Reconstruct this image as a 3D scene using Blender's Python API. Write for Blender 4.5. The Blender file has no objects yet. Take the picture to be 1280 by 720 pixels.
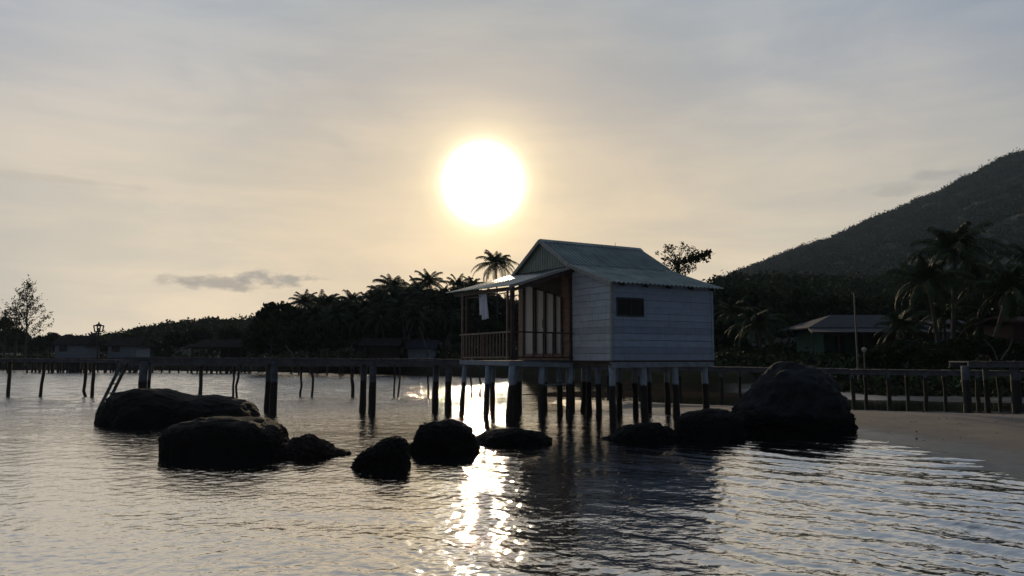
import bpy, math, random
import numpy as np
from mathutils import Vector, noise
random.seed(7); rng = np.random.default_rng(11)
R = math.radians
scene = bpy.context.scene
col = scene.collection

# ------------------------------------------------------------------ camera
F = 960.0; H = 1.9; PITCH = math.atan(88/960.0); CP, SP = math.cos(PITCH), math.sin(PITCH)
cam_d = bpy.data.cameras.new('camera'); cam = bpy.data.objects.new('camera', cam_d); col.objects.link(cam)
cam.location = (0, 0, H); cam.rotation_euler = (R(90)+PITCH, 0, 0)
cam_d.sensor_width = 36; cam_d.lens = 36*F/1280; cam_d.clip_end = 20000; cam_d.clip_start = .05
scene.camera = cam

def ray(x, y):
    a, b = x-640, 360-y
    return Vector((a, F*CP - b*SP, F*SP + b*CP))
def at(x, y, Y):
    r = ray(x, y); k = Y/r.y
    return Vector((r.x*k, Y, H + r.z*k))
def ground(x, y, z=0.0):
    r = ray(x, y); k = (z-H)/r.z
    return Vector((r.x*k, r.y*k, z))

# ------------------------------------------------------------------ node helpers
class NT:
    def __init__(s, tree): s.t = tree; s.n = tree.nodes; s.l = tree.links
    def new(s, typ, **kw):
        n = s.n.new(typ)
        for k, v in kw.items(): setattr(n, k, v)
        return n
    def put(s, sock, v):
        if hasattr(v, 'is_linked') or isinstance(v, bpy.types.NodeSocket): s.l.new(v, sock)
        elif v is not None: sock.default_value = v
    def math(s, op, a, b=None, c=None, clamp=False):
        n = s.new('ShaderNodeMath', operation=op); n.use_clamp = clamp
        s.put(n.inputs[0], a); s.put(n.inputs[1], b); s.put(n.inputs[2], c)
        return n.outputs[0]
    def ramp(s, fac, stops, interp='LINEAR'):
        n = s.new('ShaderNodeValToRGB'); n.color_ramp.interpolation = interp
        e = n.color_ramp.elements
        while len(e) < len(stops): e.new(.5)
        for i, (p, c) in enumerate(stops):
            e[i].position = p; e[i].color = (*c, 1) if len(c) == 3 else c
        s.put(n.inputs[0], fac); return n.outputs[0]
    def rng(s, v, a, b, c=0., d=1., smooth=False):
        n = s.new('ShaderNodeMapRange'); n.interpolation_type = 'SMOOTHSTEP' if smooth else 'LINEAR'
        s.put(n.inputs[0], v)
        for i, q in enumerate((a, b, c, d)): s.put(n.inputs[i+1], q)
        return n.outputs[0]
    def mix(s, fac, a, b, mode='MIX'):
        n = s.new('ShaderNodeMix', data_type='RGBA', blend_type=mode); n.clamp_result = False
        s.put(n.inputs[0], fac); s.put(n.inputs[6], (*a, 1) if isinstance(a, tuple) else a)
        s.put(n.inputs[7], (*b, 1) if isinstance(b, tuple) else b)
        return n.outputs[2]
    def noise(s, vec, scale, detail=4, rough=.55, dim='3D', dist=0.):
        n = s.new('ShaderNodeTexNoise', noise_dimensions=dim)
        if vec is not None: s.l.new(vec, n.inputs['Vector'])
        n.inputs['Scale'].default_value = scale; n.inputs['Detail'].default_value = detail
        n.inputs['Roughness'].default_value = rough; n.inputs['Distortion'].default_value = dist
        return n.outputs['Fac']
    def mapping(s, vec, scale=(1, 1, 1), rot=(0, 0, 0), loc=(0, 0, 0)):
        n = s.new('ShaderNodeMapping'); s.l.new(vec, n.inputs[0])
        n.inputs['Scale'].default_value = scale; n.inputs['Rotation'].default_value = rot; n.inputs['Location'].default_value = loc
        return n.outputs[0]

# ------------------------------------------------------------------ sun and sky
SUN_PX = (604, 229)
sd = ray(*SUN_PX).normalized()
SUN_EL = math.asin(sd.z); SUN_AZ = math.atan2(sd.x, sd.y)
sl = bpy.data.lights.new('sun', 'SUN'); so = bpy.data.objects.new('sun', sl); col.objects.link(so)
sl.energy = 2.0; sl.angle = R(.55); sl.color = (1, .76, .48)
so.rotation_euler = (-sd).to_track_quat('-Z', 'Y').to_euler()

world = bpy.data.worlds.new('World'); scene.world = world; world.use_nodes = True
W = NT(world.node_tree); W.n.clear()
tc = W.new('ShaderNodeTexCoord').outputs['Generated']
nrm = W.new('ShaderNodeVectorMath', operation='NORMALIZE'); W.l.new(tc, nrm.inputs[0]); dirv = nrm.outputs[0]
sep = W.new('ShaderNodeSeparateXYZ'); W.l.new(dirv, sep.inputs[0])
dot = W.new('ShaderNodeVectorMath', operation='DOT_PRODUCT'); W.l.new(dirv, dot.inputs[0]); dot.inputs[1].default_value = sd
ang = W.math('MULTIPLY', W.math('ARCCOSINE', W.math('MINIMUM', dot.outputs['Value'], .9999999)), 180/math.pi)
el = W.math('MULTIPLY', W.math('ARCSINE', sep.outputs['Z']), 180/math.pi)
az = W.math('MULTIPLY', W.math('ARCTAN2', sep.outputs['X'], sep.outputs['Y']), 180/math.pi)
elc = W.ramp(W.rng(el, 0, 90), [(0, (1.02, .84, .60)), (4/90, (.94, .78, .57)), (8/90, (.88, .74, .55)), (13/90, (.80, .69, .54)),
        (20/90, (.55, .535, .515)), (27/90, (.415, .462, .50)), (45/90, (.52, .54, .545)), (62/90, (.36, .39, .42)), (1, (.14, .18, .25))])
azf = W.ramp(W.rng(ang, 0, 180), [(0, (.87, .85, .79)), (12/180, (.89, .88, .86)), (21/180, (.96, .97, .98)), (29/180, (.93, .95, .99)), (37/180, (.71, .79, .91)), (58/180, (.42, .49, .62)),
        (100/180, (.075, .105, .175)), (1, (.04, .058, .10))])
elc = W.mix(1., elc, W.ramp(W.rng(az, -40, 40), [(0, (1.09, 1.08, 1.08)), (1, (.88, .90, .93))]), 'MULTIPLY')
base = W.mix(1., elc, azf, 'MULTIPLY')
# soft streaky high cloud
v1 = W.mapping(dirv, (2.2, 2.2, 7.5), (R(8), 0, R(20)))
n1 = W.noise(v1, 1.6, 7, .58, dist=.6)
v2 = W.mapping(dirv, (1.5, 1.5, 12), (R(-5), R(10), 0), (3, 1, 2))
n2 = W.noise(v2, 2.4, 6, .6, dist=.3)
cl = W.rng(W.math('ADD', W.math('MULTIPLY', n1, .62), W.math('MULTIPLY', n2, .38)), .34, .68, 0, 1, True)
base = W.mix(1., base, W.mix(cl, (.85, .895, .955), (1.11, 1.09, 1.06)), 'MULTIPLY')
# sun halo and disc
halo = W.ramp(W.rng(ang, 0, 20), [(0, (2.8, 2.3, 1.6)), (2.5/20, (2.3, 1.95, 1.4)), (2.95/20, (1.5, 1.3, .85)), (3.3/20, (.75, .62, .34)), (3.9/20, (.48, .36, .16)), (4.9/20, (.28, .19, .08)),
        (6.8/20, (.15, .095, .04)), (10.5/20, (.06, .036, .014)), (1, (0, 0, 0))], 'B_SPLINE')
base = W.mix(1., base, halo, 'ADD')
def cloud(px, py, wpx, hpx, colr, amt, sc, seed):
    global base
    d = ray(px, py).normalized(); a0 = math.degrees(math.atan2(d.x, d.y)); e0 = math.degrees(math.asin(d.z))
    wa, we = wpx/16.75, hpx/16.75
    nn = W.noise(W.mapping(dirv, (1, 1, 2.4), loc=(seed, 0, 0)), sc, 5, .62)
    u = W.math('POWER', W.math('DIVIDE', W.math('SUBTRACT', az, a0), wa), 2.)
    v = W.math('POWER', W.math('DIVIDE', W.math('SUBTRACT', el, e0), we), 2.)
    q = W.math('SUBTRACT', W.math('ADD', 1., W.math('MULTIPLY', W.math('SUBTRACT', nn, .5), 3.6)), W.math('SQRT', W.math('ADD', u, v)))
    m = W.math('MULTIPLY', W.rng(q, -.05, .95, 0, 1, True), amt)
    base = W.mix(m, base, colr)
cloud(262, 352, 70, 10, (.40, .37, .33), .85, 26, 1)
cloud(345, 350, 54, 14, (.38, .36, .33), .95, 26, 4)
cloud(1180, 216, 50, 9, (.36, .345, .35), .5, 18, 6)
cloud(1130, 238, 60, 9, (.42, .39, .36), .45, 18, 9)
cloud(90, 226, 110, 5, (.62, .55, .45), .4, 16, 14)
sky = W.new('ShaderNodeTexSky', sky_type='NISHITA'); sky.sun_disc = False
sky.sun_elevation = SUN_EL; sky.sun_rotation = SUN_AZ; sky.dust_density = 3; sky.altitude = 0
tot = W.mix(1., W.mix(1., base, (10, 10, 10), 'MULTIPLY'), W.mix(1., sky.outputs[0], (.03, .03, .03), 'MULTIPLY'), 'ADD')
bg = W.new('ShaderNodeBackground'); bg.inputs[1].default_value = .1; W.l.new(tot, bg.inputs[0])
wo = W.new('ShaderNodeOutputWorld'); W.l.new(bg.outputs[0], wo.inputs[0])
world.cycles.sampling_method = 'MANUAL'; world.cycles.sample_map_resolution = 2048

# ------------------------------------------------------------------ materials
def material(name, c1, c2=None, scale=3., rough=.8, rough2=None, metal=0., bump=0., bscale=None, stretch=(1, 1, 1), spec=.5, space='Object', ior=1.45, extra=None):
    m = bpy.data.materials.new(name); m.use_nodes = True; T = NT(m.node_tree)
    b = T.n['Principled BSDF']
    co = T.new('ShaderNodeTexCoord').outputs[space] if space != 'World' else T.new('ShaderNodeNewGeometry').outputs['Position']
    vec = T.mapping(co, stretch)
    n = T.noise(vec, scale, 6, .6)
    f = T.rng(n, .34, .66, 0, 1)
    c2 = c2 or tuple(v*.6 for v in c1)
    c = T.mix(f, c1, c2)
    if extra: c = extra(T, c, co)
    T.l.new(c, b.inputs['Base Color'])
    if rough2 is not None: T.l.new(T.rng(n, .3, .7, rough, rough2), b.inputs['Roughness'])
    else: b.inputs['Roughness'].default_value = rough
    b.inputs['Metallic'].default_value = metal; b.inputs['Specular IOR Level'].default_value = spec
    if bump:
        bn = T.new('ShaderNodeBump'); bn.inputs['Strength'].default_value = 1; bn.inputs['Distance'].default_value = bump
        T.l.new(T.noise(vec, bscale or scale*3, 6, .65), bn.inputs['Height']); T.l.new(bn.outputs[0], b.inputs['Normal'])
    return m
def streaks(T, c, co):      # old rain streaks and grime on painted boards
    n = T.noise(T.mapping(co, (6, 6, .8)), 2.2, 5, .65)
    n2 = T.noise(T.mapping(co, (.8, .8, 1)), 1.3, 4, .6)
    c = T.mix(T.rng(n, .5, .72, 0, .38), c, (.17, .17, .16))
    s = T.new('ShaderNodeSeparateXYZ'); T.l.new(co, s.inputs[0])
    wn = T.new('ShaderNodeTexWhiteNoise', noise_dimensions='1D'); T.l.new(T.math('FLOOR', T.math('DIVIDE', T.math('SUBTRACT', s.outputs[2], 1.835), .205)), wn.inputs['W'])
    c = T.mix(1., c, T.ramp(wn.outputs['Value'], [(0, (.80, .81, .82)), (1, (1.1, 1.1, 1.08))]), 'MULTIPLY')
    pl = T.noise(T.mapping(co, (3, 3, 14)), 3.5, 5, .7)
    c = T.mix(T.rng(pl, .62, .68, 0, .6), c, (.16, .14, .12))
    return T.mix(T.rng(n2, .5, .75, 0, .3), c, (.24, .24, .22))
def tideline(T, c, co):     # pale paint above the high-water mark, dark crust below
    p = T.new('ShaderNodeNewGeometry').outputs['Position']
    s = T.new('ShaderNodeSeparateXYZ'); T.l.new(p, s.inputs[0])
    n = T.noise(T.mapping(p, (3, 3, .4)), 3, 4, .6)
    z = T.math('ADD', s.outputs[2], T.math('MULTIPLY', T.math('SUBTRACT', n, .5), .12))
    return T.mix(T.rng(z, 1.06, 1.12, 1, 0), c, (.035, .03, .024))
M = {}
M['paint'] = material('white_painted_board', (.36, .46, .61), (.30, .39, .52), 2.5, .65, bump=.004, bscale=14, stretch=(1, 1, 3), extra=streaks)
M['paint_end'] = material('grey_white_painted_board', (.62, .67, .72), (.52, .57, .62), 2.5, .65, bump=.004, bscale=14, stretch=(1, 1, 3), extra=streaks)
M['brown'] = material('brown_board', (.30, .16, .10), (.18, .10, .065), 3, .6, bump=.004, bscale=16, stretch=(1, 1, 4))
M['dark_wood'] = material('dark_wood', (.10, .06, .045), (.05, .035, .03), 5, .7, bump=.004, bscale=20)
M['rail'] = material('varnished_rail', (.21, .14, .095), (.12, .08, .06), 5, .5, bump=.003, bscale=20)
M['roof'] = material('green_metal_roof', (.20, .27, .255), (.13, .18, .175), 1.6, .42, .6, metal=.2, bump=.002, bscale=10)
M['roof_worn'] = material('worn_bare_metal_roof', (.17, .18, .165), (.11, .12, .11), 2.2, .13, .30, metal=.5, bump=.002, bscale=6)
M['gable'] = material('green_gable_sheet', (.27, .33, .28), (.2, .25, .22), 1.6, .5, metal=.1, bump=.002)
M['trim'] = material('grey_trim_board', (.42, .42, .38), (.28, .28, .26), 4, .7, bump=.003)
M['beam'] = material('grey_beam', (.33, .37, .42), (.20, .23, .26), 4, .75, bump=.004)
M['post'] = material('painted_concrete_post', (.42, .50, .58), (.30, .36, .42), 4, .8, bump=.012, bscale=12, extra=tideline)
M['jetty'] = material('weathered_jetty_wood', (.15, .155, .165), (.08, .085, .09), 4, .8, bump=.006, bscale=14, stretch=(1, 1, 1))
M['jettypost'] = material('weathered_jetty_post', (.15, .17, .19), (.08, .09, .10), 4, .85, bump=.012, bscale=14, extra=tideline)
M['pole'] = material('bare_timber_pole', (.075, .065, .055), (.035, .03, .028), 5, .9, bump=.02, bscale=9)
M['curtain'] = material('white_door_panel', (.46, .45, .42), (.38, .37, .35), 1.2, .35)
M['glassdark'] = material('dark_window_glass', (.012, .014, .016), (.02, .02, .022), 2, .12, spec=.2)
M['frame'] = material('black_window_frame', (.02, .02, .022), (.03, .03, .03), 5, .5)
M['towel'] = material('white_towel', (.72, .74, .82), (.62, .64, .72), 9, .95, bump=.004, bscale=60)
M['bark'] = material('palm_bark', (.13, .11, .09), (.07, .06, .05), 4, .9, bump=.02, bscale=7, stretch=(1, 1, 6))
M['leaf'] = material('tree_leaf', (.045, .065, .022), (.03, .045, .018), .6, .9, spec=.1, space='World')
M['leaf2'] = material('brownish_tree_leaf', (.075, .075, .03), (.04, .05, .022), .25, .9, spec=.1, space='World')
M['palmleaf'] = material('palm_leaflet', (.055, .078, .028), (.035, .05, .02), 1.2, .6, spec=.15, space='World')
M['grass'] = material('undergrowth_leaf', (.055, .08, .025), (.04, .05, .02), .5, .8, spec=.2, space='World')
M['hillleaf'] = material('hill_forest_leaf', (.055, .07, .035), (.014, .022, .012), .045, .9, spec=.1, space='World')
M['thatch'] = material('dark_thatch', (.05, .04, .036), (.03, .024, .022), 3, .95, spec=.05)
M['farwall'] = material('pale_blue_hut_board', (.24, .28, .33), (.18, .21, .25), 3, .8)
M['farwood'] = material('brown_hut_wood', (.07, .045, .032), (.04, .028, .022), 3, .8)
M['housegreen'] = material('green_house_wall', (.05, .14, .09), (.04, .10, .07), 2, .85)
M['houseroof'] = material('grey_sheet_roof', (.06, .064, .08), (.04, .043, .055), 1.2, .8, bump=.01, spec=.1, stretch=(6, 1, 1))
M['redwall'] = material('red_brown_wall', (.085, .034, .026), (.055, .025, .02), 2, .85)
M['metalpole'] = material('grey_metal_pole', (.13, .13, .13), (.08, .08, .08), 5, .5)
M['lampglass'] = material('unlit_lamp_glass', (.4, .4, .38), (.3, .3, .28), 3, .3)
def crust(T, c, co):
    p = T.new('ShaderNodeNewGeometry').outputs['Position']
    s = T.new('ShaderNodeSeparateXYZ'); T.l.new(p, s.inputs[0])
    v = T.new('ShaderNodeTexVoronoi'); T.l.new(p, v.inputs['Vector']); v.inputs['Scale'].default_value = 26
    sp = T.rng(v.outputs['Distance'], .12, .3, 1, 0)
    n = T.noise(p, 2.5, 4, .6)
    band = T.math('MULTIPLY', T.rng(T.math('ADD', s.outputs[2], T.math('MULTIPLY', n, .25)), .42, .62, 0, 1, True), T.rng(T.math('ADD', s.outputs[2], T.math('MULTIPLY', n, .25)), .72, .95, 1, 0, True))
    c = T.mix(T.math('MULTIPLY', T.math('MULTIPLY', band, sp), .75), c, (.09, .09, .08))
    return T.mix(T.rng(s.outputs[2], .25, .5, .7, 0), c, (.018, .016, .014))
M['rock'] = material('dark_wet_rock', (.028, .026, .024), (.014, .013, .012), 2.2, .85, .7, bump=.06, bscale=9, spec=.12, extra=crust, space='World')
M['boulder'] = material('grey_granite_boulder', (.045, .048, .05), (.024, .026, .027), 1.4, .9, .8, bump=.05, bscale=7, spec=.15, extra=crust, space='World')
M['rubble'] = material('barnacled_rubble', (.05, .035, .027), (.02, .016, .014), 9, .85, bump=.06, bscale=22, space='World')

# ------------------------------------------------------------------ mesh helpers
class MB:
    def __init__(s): s.v = []; s.f = []
    def add(s, vs, fs):
        k = len(s.v); s.v += [tuple(v) for v in vs]; s.f += [tuple(i+k for i in f) for f in fs]; return s
    def box(s, a, b):
        x0, y0, z0 = a; x1, y1, z1 = b
        return s.add([(x0,y0,z0),(x1,y0,z0),(x1,y1,z0),(x0,y1,z0),(x0,y0,z1),(x1,y0,z1),(x1,y1,z1),(x0,y1,z1)],
              [(0,3,2,1),(4,5,6,7),(0,1,5,4),(1,2,6,5),(2,3,7,6),(3,0,4,7)])
    def beam(s, p, q, w, h):
        p, q = Vector(p), Vector(q); d = (q-p).normalized()
        sd_ = d.cross(Vector((0,0,1)))
        if sd_.length < .05: sd_ = Vector((1,0,0))
        sd_.normalize(); u = sd_.cross(d)
        vs = [e + sd_*a*w/2 + u*b*h/2 for e in (p, q) for a, b in ((-1,-1),(1,-1),(1,1),(-1,1))]
        return s.add(vs, [(0,1,2,3),(7,6,5,4),(0,4,5,1),(1,5,6,2),(2,6,7,3),(3,7,4,0)])
    def tube(s, pts, rads, n=8, cap=True):
        pts = [Vector(p) for p in pts]; k0 = len(s.v); up = Vector((1, .13, 0))
        for i, p in enumerate(pts):
            d = (pts[min(i+1, len(pts)-1)] - pts[max(i-1, 0)]).normalized()
            a = d.cross(up)
            if a.length < .05: a = d.cross(Vector((0, 0, 1)))
            a.normalize(); b = d.cross(a)
            for j in range(n):
                t = 2*math.pi*j/n; s.v.append(tuple(p + (a*math.cos(t) + b*math.sin(t))*rads[i]))
        for i in range(len(pts)-1):
            for j in range(n):
                a0 = k0+i*n+j; a1 = k0+i*n+(j+1) % n
                s.f.append((a0, a1, a1+n, a0+n))
        if cap: s.f.append(tuple(k0+j for j in range(n))[::-1]); s.f.append(tuple(k0+(len(pts)-1)*n+j for j in range(n)))
        return s
    def build(s, name, mat, parent=None, loc=None, smooth=False):
        me = bpy.data.meshes.new(name); me.from_pydata(s.v, [], s.f); me.update()
        return link(name, me, mat, parent, loc, smooth)
def link(name, me, mat, parent=None, loc=None, smooth=False):
    me.materials.append(mat)
    if smooth: me.shade_smooth()
    o = bpy.data.objects.new(name, me); col.objects.link(o)
    if parent: o.parent = parent
    if loc is not None: o.location = loc
    return o
def np_mesh(name, V, Fq, mat, parent=None, smooth=False):
    V = np.asarray(V, np.float32); Fq = np.asarray(Fq, np.int32)
    me = bpy.data.meshes.new(name); k = Fq.shape[1]
    me.vertices.add(len(V)); me.vertices.foreach_set('co', V.ravel())
    me.loops.add(Fq.size); me.loops.foreach_set('vertex_index', Fq.ravel())
    me.polygons.add(len(Fq)); me.polygons.foreach_set('loop_start', np.arange(0, Fq.size, k, dtype=np.int32))
    if smooth: me.polygons.foreach_set('use_smooth', np.ones(len(Fq), bool))
    me.update(calc_edges=True)
    return link(name, me, mat, parent)
def tag(o, label=None, cat=None, group=None, kind=None):
    if label: o['label'] = label
    if cat: o['category'] = cat
    if group: o['group'] = group
    if kind: o['kind'] = kind
    return o
def empty(name, loc, rz=0., label=None, cat=None, group=None):
    o = bpy.data.objects.new(name, None); col.objects.link(o); o.location = loc; o.rotation_euler = (0, 0, rz)
    o.empty_display_size = .3
    return tag(o, label, cat, group)
def copy_tree(o, parent=None):
    c = o.copy(); col.objects.link(c)
    if parent: c.parent = parent
    for ch in list(o.children): copy_tree(ch, c)
    return c

# ------------------------------------------------------------------ noise on arrays
def vnoise(x, y, seed=0):
    xi = np.floor(x).astype(np.int64); yi = np.floor(y).astype(np.int64); xf = x-xi; yf = y-yi
    def h(a, b):
        n = (a*374761393 + b*668265263 + seed*1442695041) & 0xffffffff
        n = ((n ^ (n >> 13))*1274126177) & 0xffffffff
        return ((n ^ (n >> 16)) & 0xffff)/65535.0
    u = xf*xf*(3-2*xf); v = yf*yf*(3-2*yf)
    return (h(xi, yi)*(1-u)+h(xi+1, yi)*u)*(1-v) + (h(xi, yi+1)*(1-u)+h(xi+1, yi+1)*u)*v
def fbm(x, y, o=4, seed=0):
    s = 0; a = .5; t = 0
    for i in range(o): s = s + a*vnoise(x*2**i, y*2**i, seed+i); t += a; a *= .5
    return s/t
def polydist(X, Y, P):
    P = np.array(P, float); best = np.full(X.shape, 1e18); inside = np.zeros(X.shape, bool)
    for i in range(len(P)):
        a, b = P[i], P[(i+1) % len(P)]; d = b-a
        t = np.clip(((X-a[0])*d[0]+(Y-a[1])*d[1])/(d@d), 0, 1)
        best = np.minimum(best, (X-a[0]-t*d[0])**2+(Y-a[1]-t*d[1])**2)
        c = ((a[1] > Y) != (b[1] > Y)) & (X < (b[0]-a[0])*(Y-a[1])/((b[1]-a[1]) or 1e-9)+a[0])
        inside ^= c
    return np.sqrt(best)*np.where(inside, 1, -1)

# ------------------------------------------------------------------ ground
g = lambda x, y, z=0.: tuple(ground(x, y, z)[:2])
MAIN = [(-900, 240), (-300, 150), g(-60, 462.5), g(60, 462.5), g(200, 463.2), g(320, 465), g(440, 467.5), g(560, 471), g(640, 473.5), g(700, 476), g(770, 482), g(850, 487), g(950, 488.5),
        g(1060, 500), g(1160, 501), g(1280, 503.5), (32, 34), (50, 24), (90, -20), (400, -300), (4000, -300), (4000, 5000), (-4000, 5000), (-4000, 900)]
BANK = [(8.2, 4), (7.7, 9), (7.75, 12.1), (8.0, 13.8), (8.25, 15.6), (8.45, 17.3), (8.2, 19), (7.6, 21.5), (6.4, 24.3), (4.8, 26.4), (2.6, 29.5), (1.7, 33), (2.2, 36),
        (4.5, 35), (7.5, 32.5), (10, 30.2), (12.7, 28.7), (15, 27.6), (18, 26.4), (26, 22), (40, 8), (45, -10), (14, -12)]
BAR = [(.9, 41), (1.6, 38.6), (5, 37.6), (9, 37.8), (12.5, 38.5), (13, 41), (10, 45), (5, 45), (2, 43.5)]
def ground_h(X, Y):
    dm = polydist(X, Y, MAIN); wob = (fbm(X*.25, Y*.25, 3, 5)-.5)
    dm = dm + wob*1.6
    px = 640+X/np.maximum(Y, 5)*F; wd = np.clip((px-930)/130, 0, 1)*np.clip(Y/20-.5, 0, 1)
    dm = np.where(dm > 0, dm/(1+6*wd*np.clip(1.6-dm/16, 0, 1)), dm)
    hm = np.interp(dm, [-60, -8, 0, .6, 1.3, 2.4, 6, 30, 120, 400], [-2.2, -.35, 0, .10, .28, .95, 1.35, 1.7, 3.0, 8])
    da = polydist(X, Y, BANK) + wob*.5
    ha = np.interp(da, [-30, -6, -1.5, 0, 1.0, 2.5, 6, 14], [-3, -.4, -.06, 0, .045, .12, .22, .30])
    db = polydist(X, Y, BAR) + wob*.8
    hb = np.interp(db, [-30, -6, -1.5, 0, 1.0, 3], [-3, -.4, -.06, 0, .06, .12])
    h = np.maximum(np.maximum(hm, ha), hb)
    h = h + (fbm(X*1.3, Y*1.3, 4, 9)-.5)*.035 + (fbm(X*5, Y*5, 2, 3)-.5)*.008 + np.where(dm > 4, (fbm(X*.5, Y*.5, 3, 2)-.4)*.5, 0)
    return h
def gh(x, y): return float(ground_h(np.array([float(x)]), np.array([float(y)]))[0])
def polar(rs, fine_deg, nfine, ncoarse):
    fr = np.radians(np.linspace(-fine_deg, fine_deg, nfine)); co = np.radians(np.linspace(fine_deg, 360-fine_deg, ncoarse+2)[1:-1])
    th = np.concatenate([fr, co]); n = len(th)
    X = rs[:, None]*np.sin(th)[None]; Y = rs[:, None]*np.cos(th)[None]
    i = np.arange(len(rs)-1)[:, None]*n; j = np.arange(n)[None]; j2 = (j+1) % n
    Fq = np.stack([i+j, i+n+j, i+n+j2, i+j2], -1).reshape(-1, 4)
    return X, Y, Fq
rs = np.concatenate([np.linspace(.3, 5, 12)[:-1], 5*np.exp(np.arange(0, math.log(26), .008)), 130*np.exp(np.linspace(.02, math.log(11.3), 70))])
X, Y, Fq = polar(rs, 44, 700, 120)
Z = ground_h(X, Y)
def ground_mat():
    m = bpy.data.materials.new('beach_and_soil'); m.use_nodes = True; T = NT(m.node_tree); b = T.n['Principled BSDF']
    p = T.new('ShaderNodeNewGeometry').outputs['Position']; s = T.new('ShaderNodeSeparateXYZ'); T.l.new(p, s.inputs[0])
    n = T.noise(p, .7, 6, .6); nf = T.noise(p, 30, 3, .6); nm = T.noise(T.mapping(p, (1, .35, 1), (0, 0, R(-25))), 2.2, 5, .6)
    z = T.math('ADD', s.outputs[2], T.math('MULTIPLY', T.math('SUBTRACT', n, .5), .12))
    sand = T.mix(nf, (.25, .21, .17), (.16, .135, .11))
    sand = T.mix(T.rng(nm, .45, .62, 0, .45), sand, (.13, .11, .09))
    wet = T.mix(T.rng(z, .03, .15, 1, 0, True), sand, (.085, .075, .062))
    mud = T.math('MULTIPLY', T.rng(s.outputs[1], 35.5, 37, 0, 1, True), T.rng(s.outputs[0], 12.5, 15, 1, 0, True))
    wet = T.mix(mud, wet, T.mix(nf, (.03, .024, .018), (.05, .04, .03)))
    soil = T.mix(n, (.05, .04, .028), (.035, .045, .02))
    T.l.new(T.mix(T.rng(z, .30, .42, 0, 1, True), wet, soil), b.inputs['Base Color'])
    T.l.new(T.math('MAXIMUM', T.rng(z, .02, .12, .28, .85, True), T.math('MULTIPLY', mud, .85)), b.inputs['Roughness'])
    T.l.new(T.math('MULTIPLY', T.math('SUBTRACT', 1., mud), T.rng(z, .1, .35, .38, .05, True)), b.inputs['Specular IOR Level'])
    bp = T.new('ShaderNodeBump'); bp.inputs['Distance'].default_value = .012; bp.inputs['Strength'].default_value = .8
    T.l.new(T.math('ADD', nf, T.math('MULTIPLY', nm, 2.)), bp.inputs['Height']); T.l.new(bp.outputs[0], b.inputs['Normal'])
    return m
M['ground'] = ground_mat()
tag(np_mesh('ground', np.stack([X, Y, Z], -1).reshape(-1, 3), Fq, M['ground'], smooth=True), kind='structure')

# ------------------------------------------------------------------ water
rs = np.concatenate([np.linspace(.3, 5.2, 14)[:-1], 5.2*np.exp(np.arange(0, math.log(30), .0034)), 156*np.exp(np.linspace(.01, math.log(9.4), 80))])
NF = 1150
X, Y, Fq = polar(rs, 40, NF, 140)
RR = np.sqrt(X**2+Y**2)
spac = np.maximum(RR*.0034, RR*math.radians(80)/NF); spac[:, NF:] = RR[:, NF:]*.06
spac[RR < 5.2] = .5
Z = np.zeros_like(X); wr = np.random.default_rng(5)
wx = X + .5*fbm(X*.5, Y*.5, 3, 20); wy = Y + .8*fbm(X*.35+9, Y*.35, 3, 21)
def waves(n, lam0, lam1, head, spread, slope, mask=1.):
    global Z
    for i in range(n):
        lam = lam0*(lam1/lam0)**wr.random(); th = math.radians(head + wr.normal()*spread); k = 2*math.pi/lam
        a = slope/k/math.sqrt(n); f = np.clip((lam/spac-2.6)/3.2, 0, 1)
        ph = k*(wx*math.sin(th)+wy*math.cos(th)) + wr.random()*6.28
        w = np.sin(ph)
        Z += a*f*mask*(w + .3*np.cos(2*ph))
rightm = 1/(1+np.exp(-((X-1.2)-.05*Y)/1.2))
calm = 1-.93/(1+np.exp(-(X-.8)*4))/(1+np.exp(-(Y-26)*2))
lee = 1-.72*np.exp(-((X-.15*Y)/(.13*Y.clip(4)))**4)*np.clip(1.3-np.abs(Y-15)/12, 0, 1)
gust = lee*(.45 + 1.1*np.clip(fbm(X*.22, Y*.22, 3, 40)-.2, 0, 1))
waves(9, .9, 2.6, 6, 16, .016, calm)
farm = np.clip((RR-22)/25, 0, 1)
waves(22, 1.0, 3.4, 0, 38, .085, farm*calm)
waves(40, .18, .62, 2, 62, .074, gust*calm)
waves(26, .09, .24, 0, 80, .105, gust*calm)
waves(12, .42, .95, 42, 9, .11, rightm*gust*1.3*calm)
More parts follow.
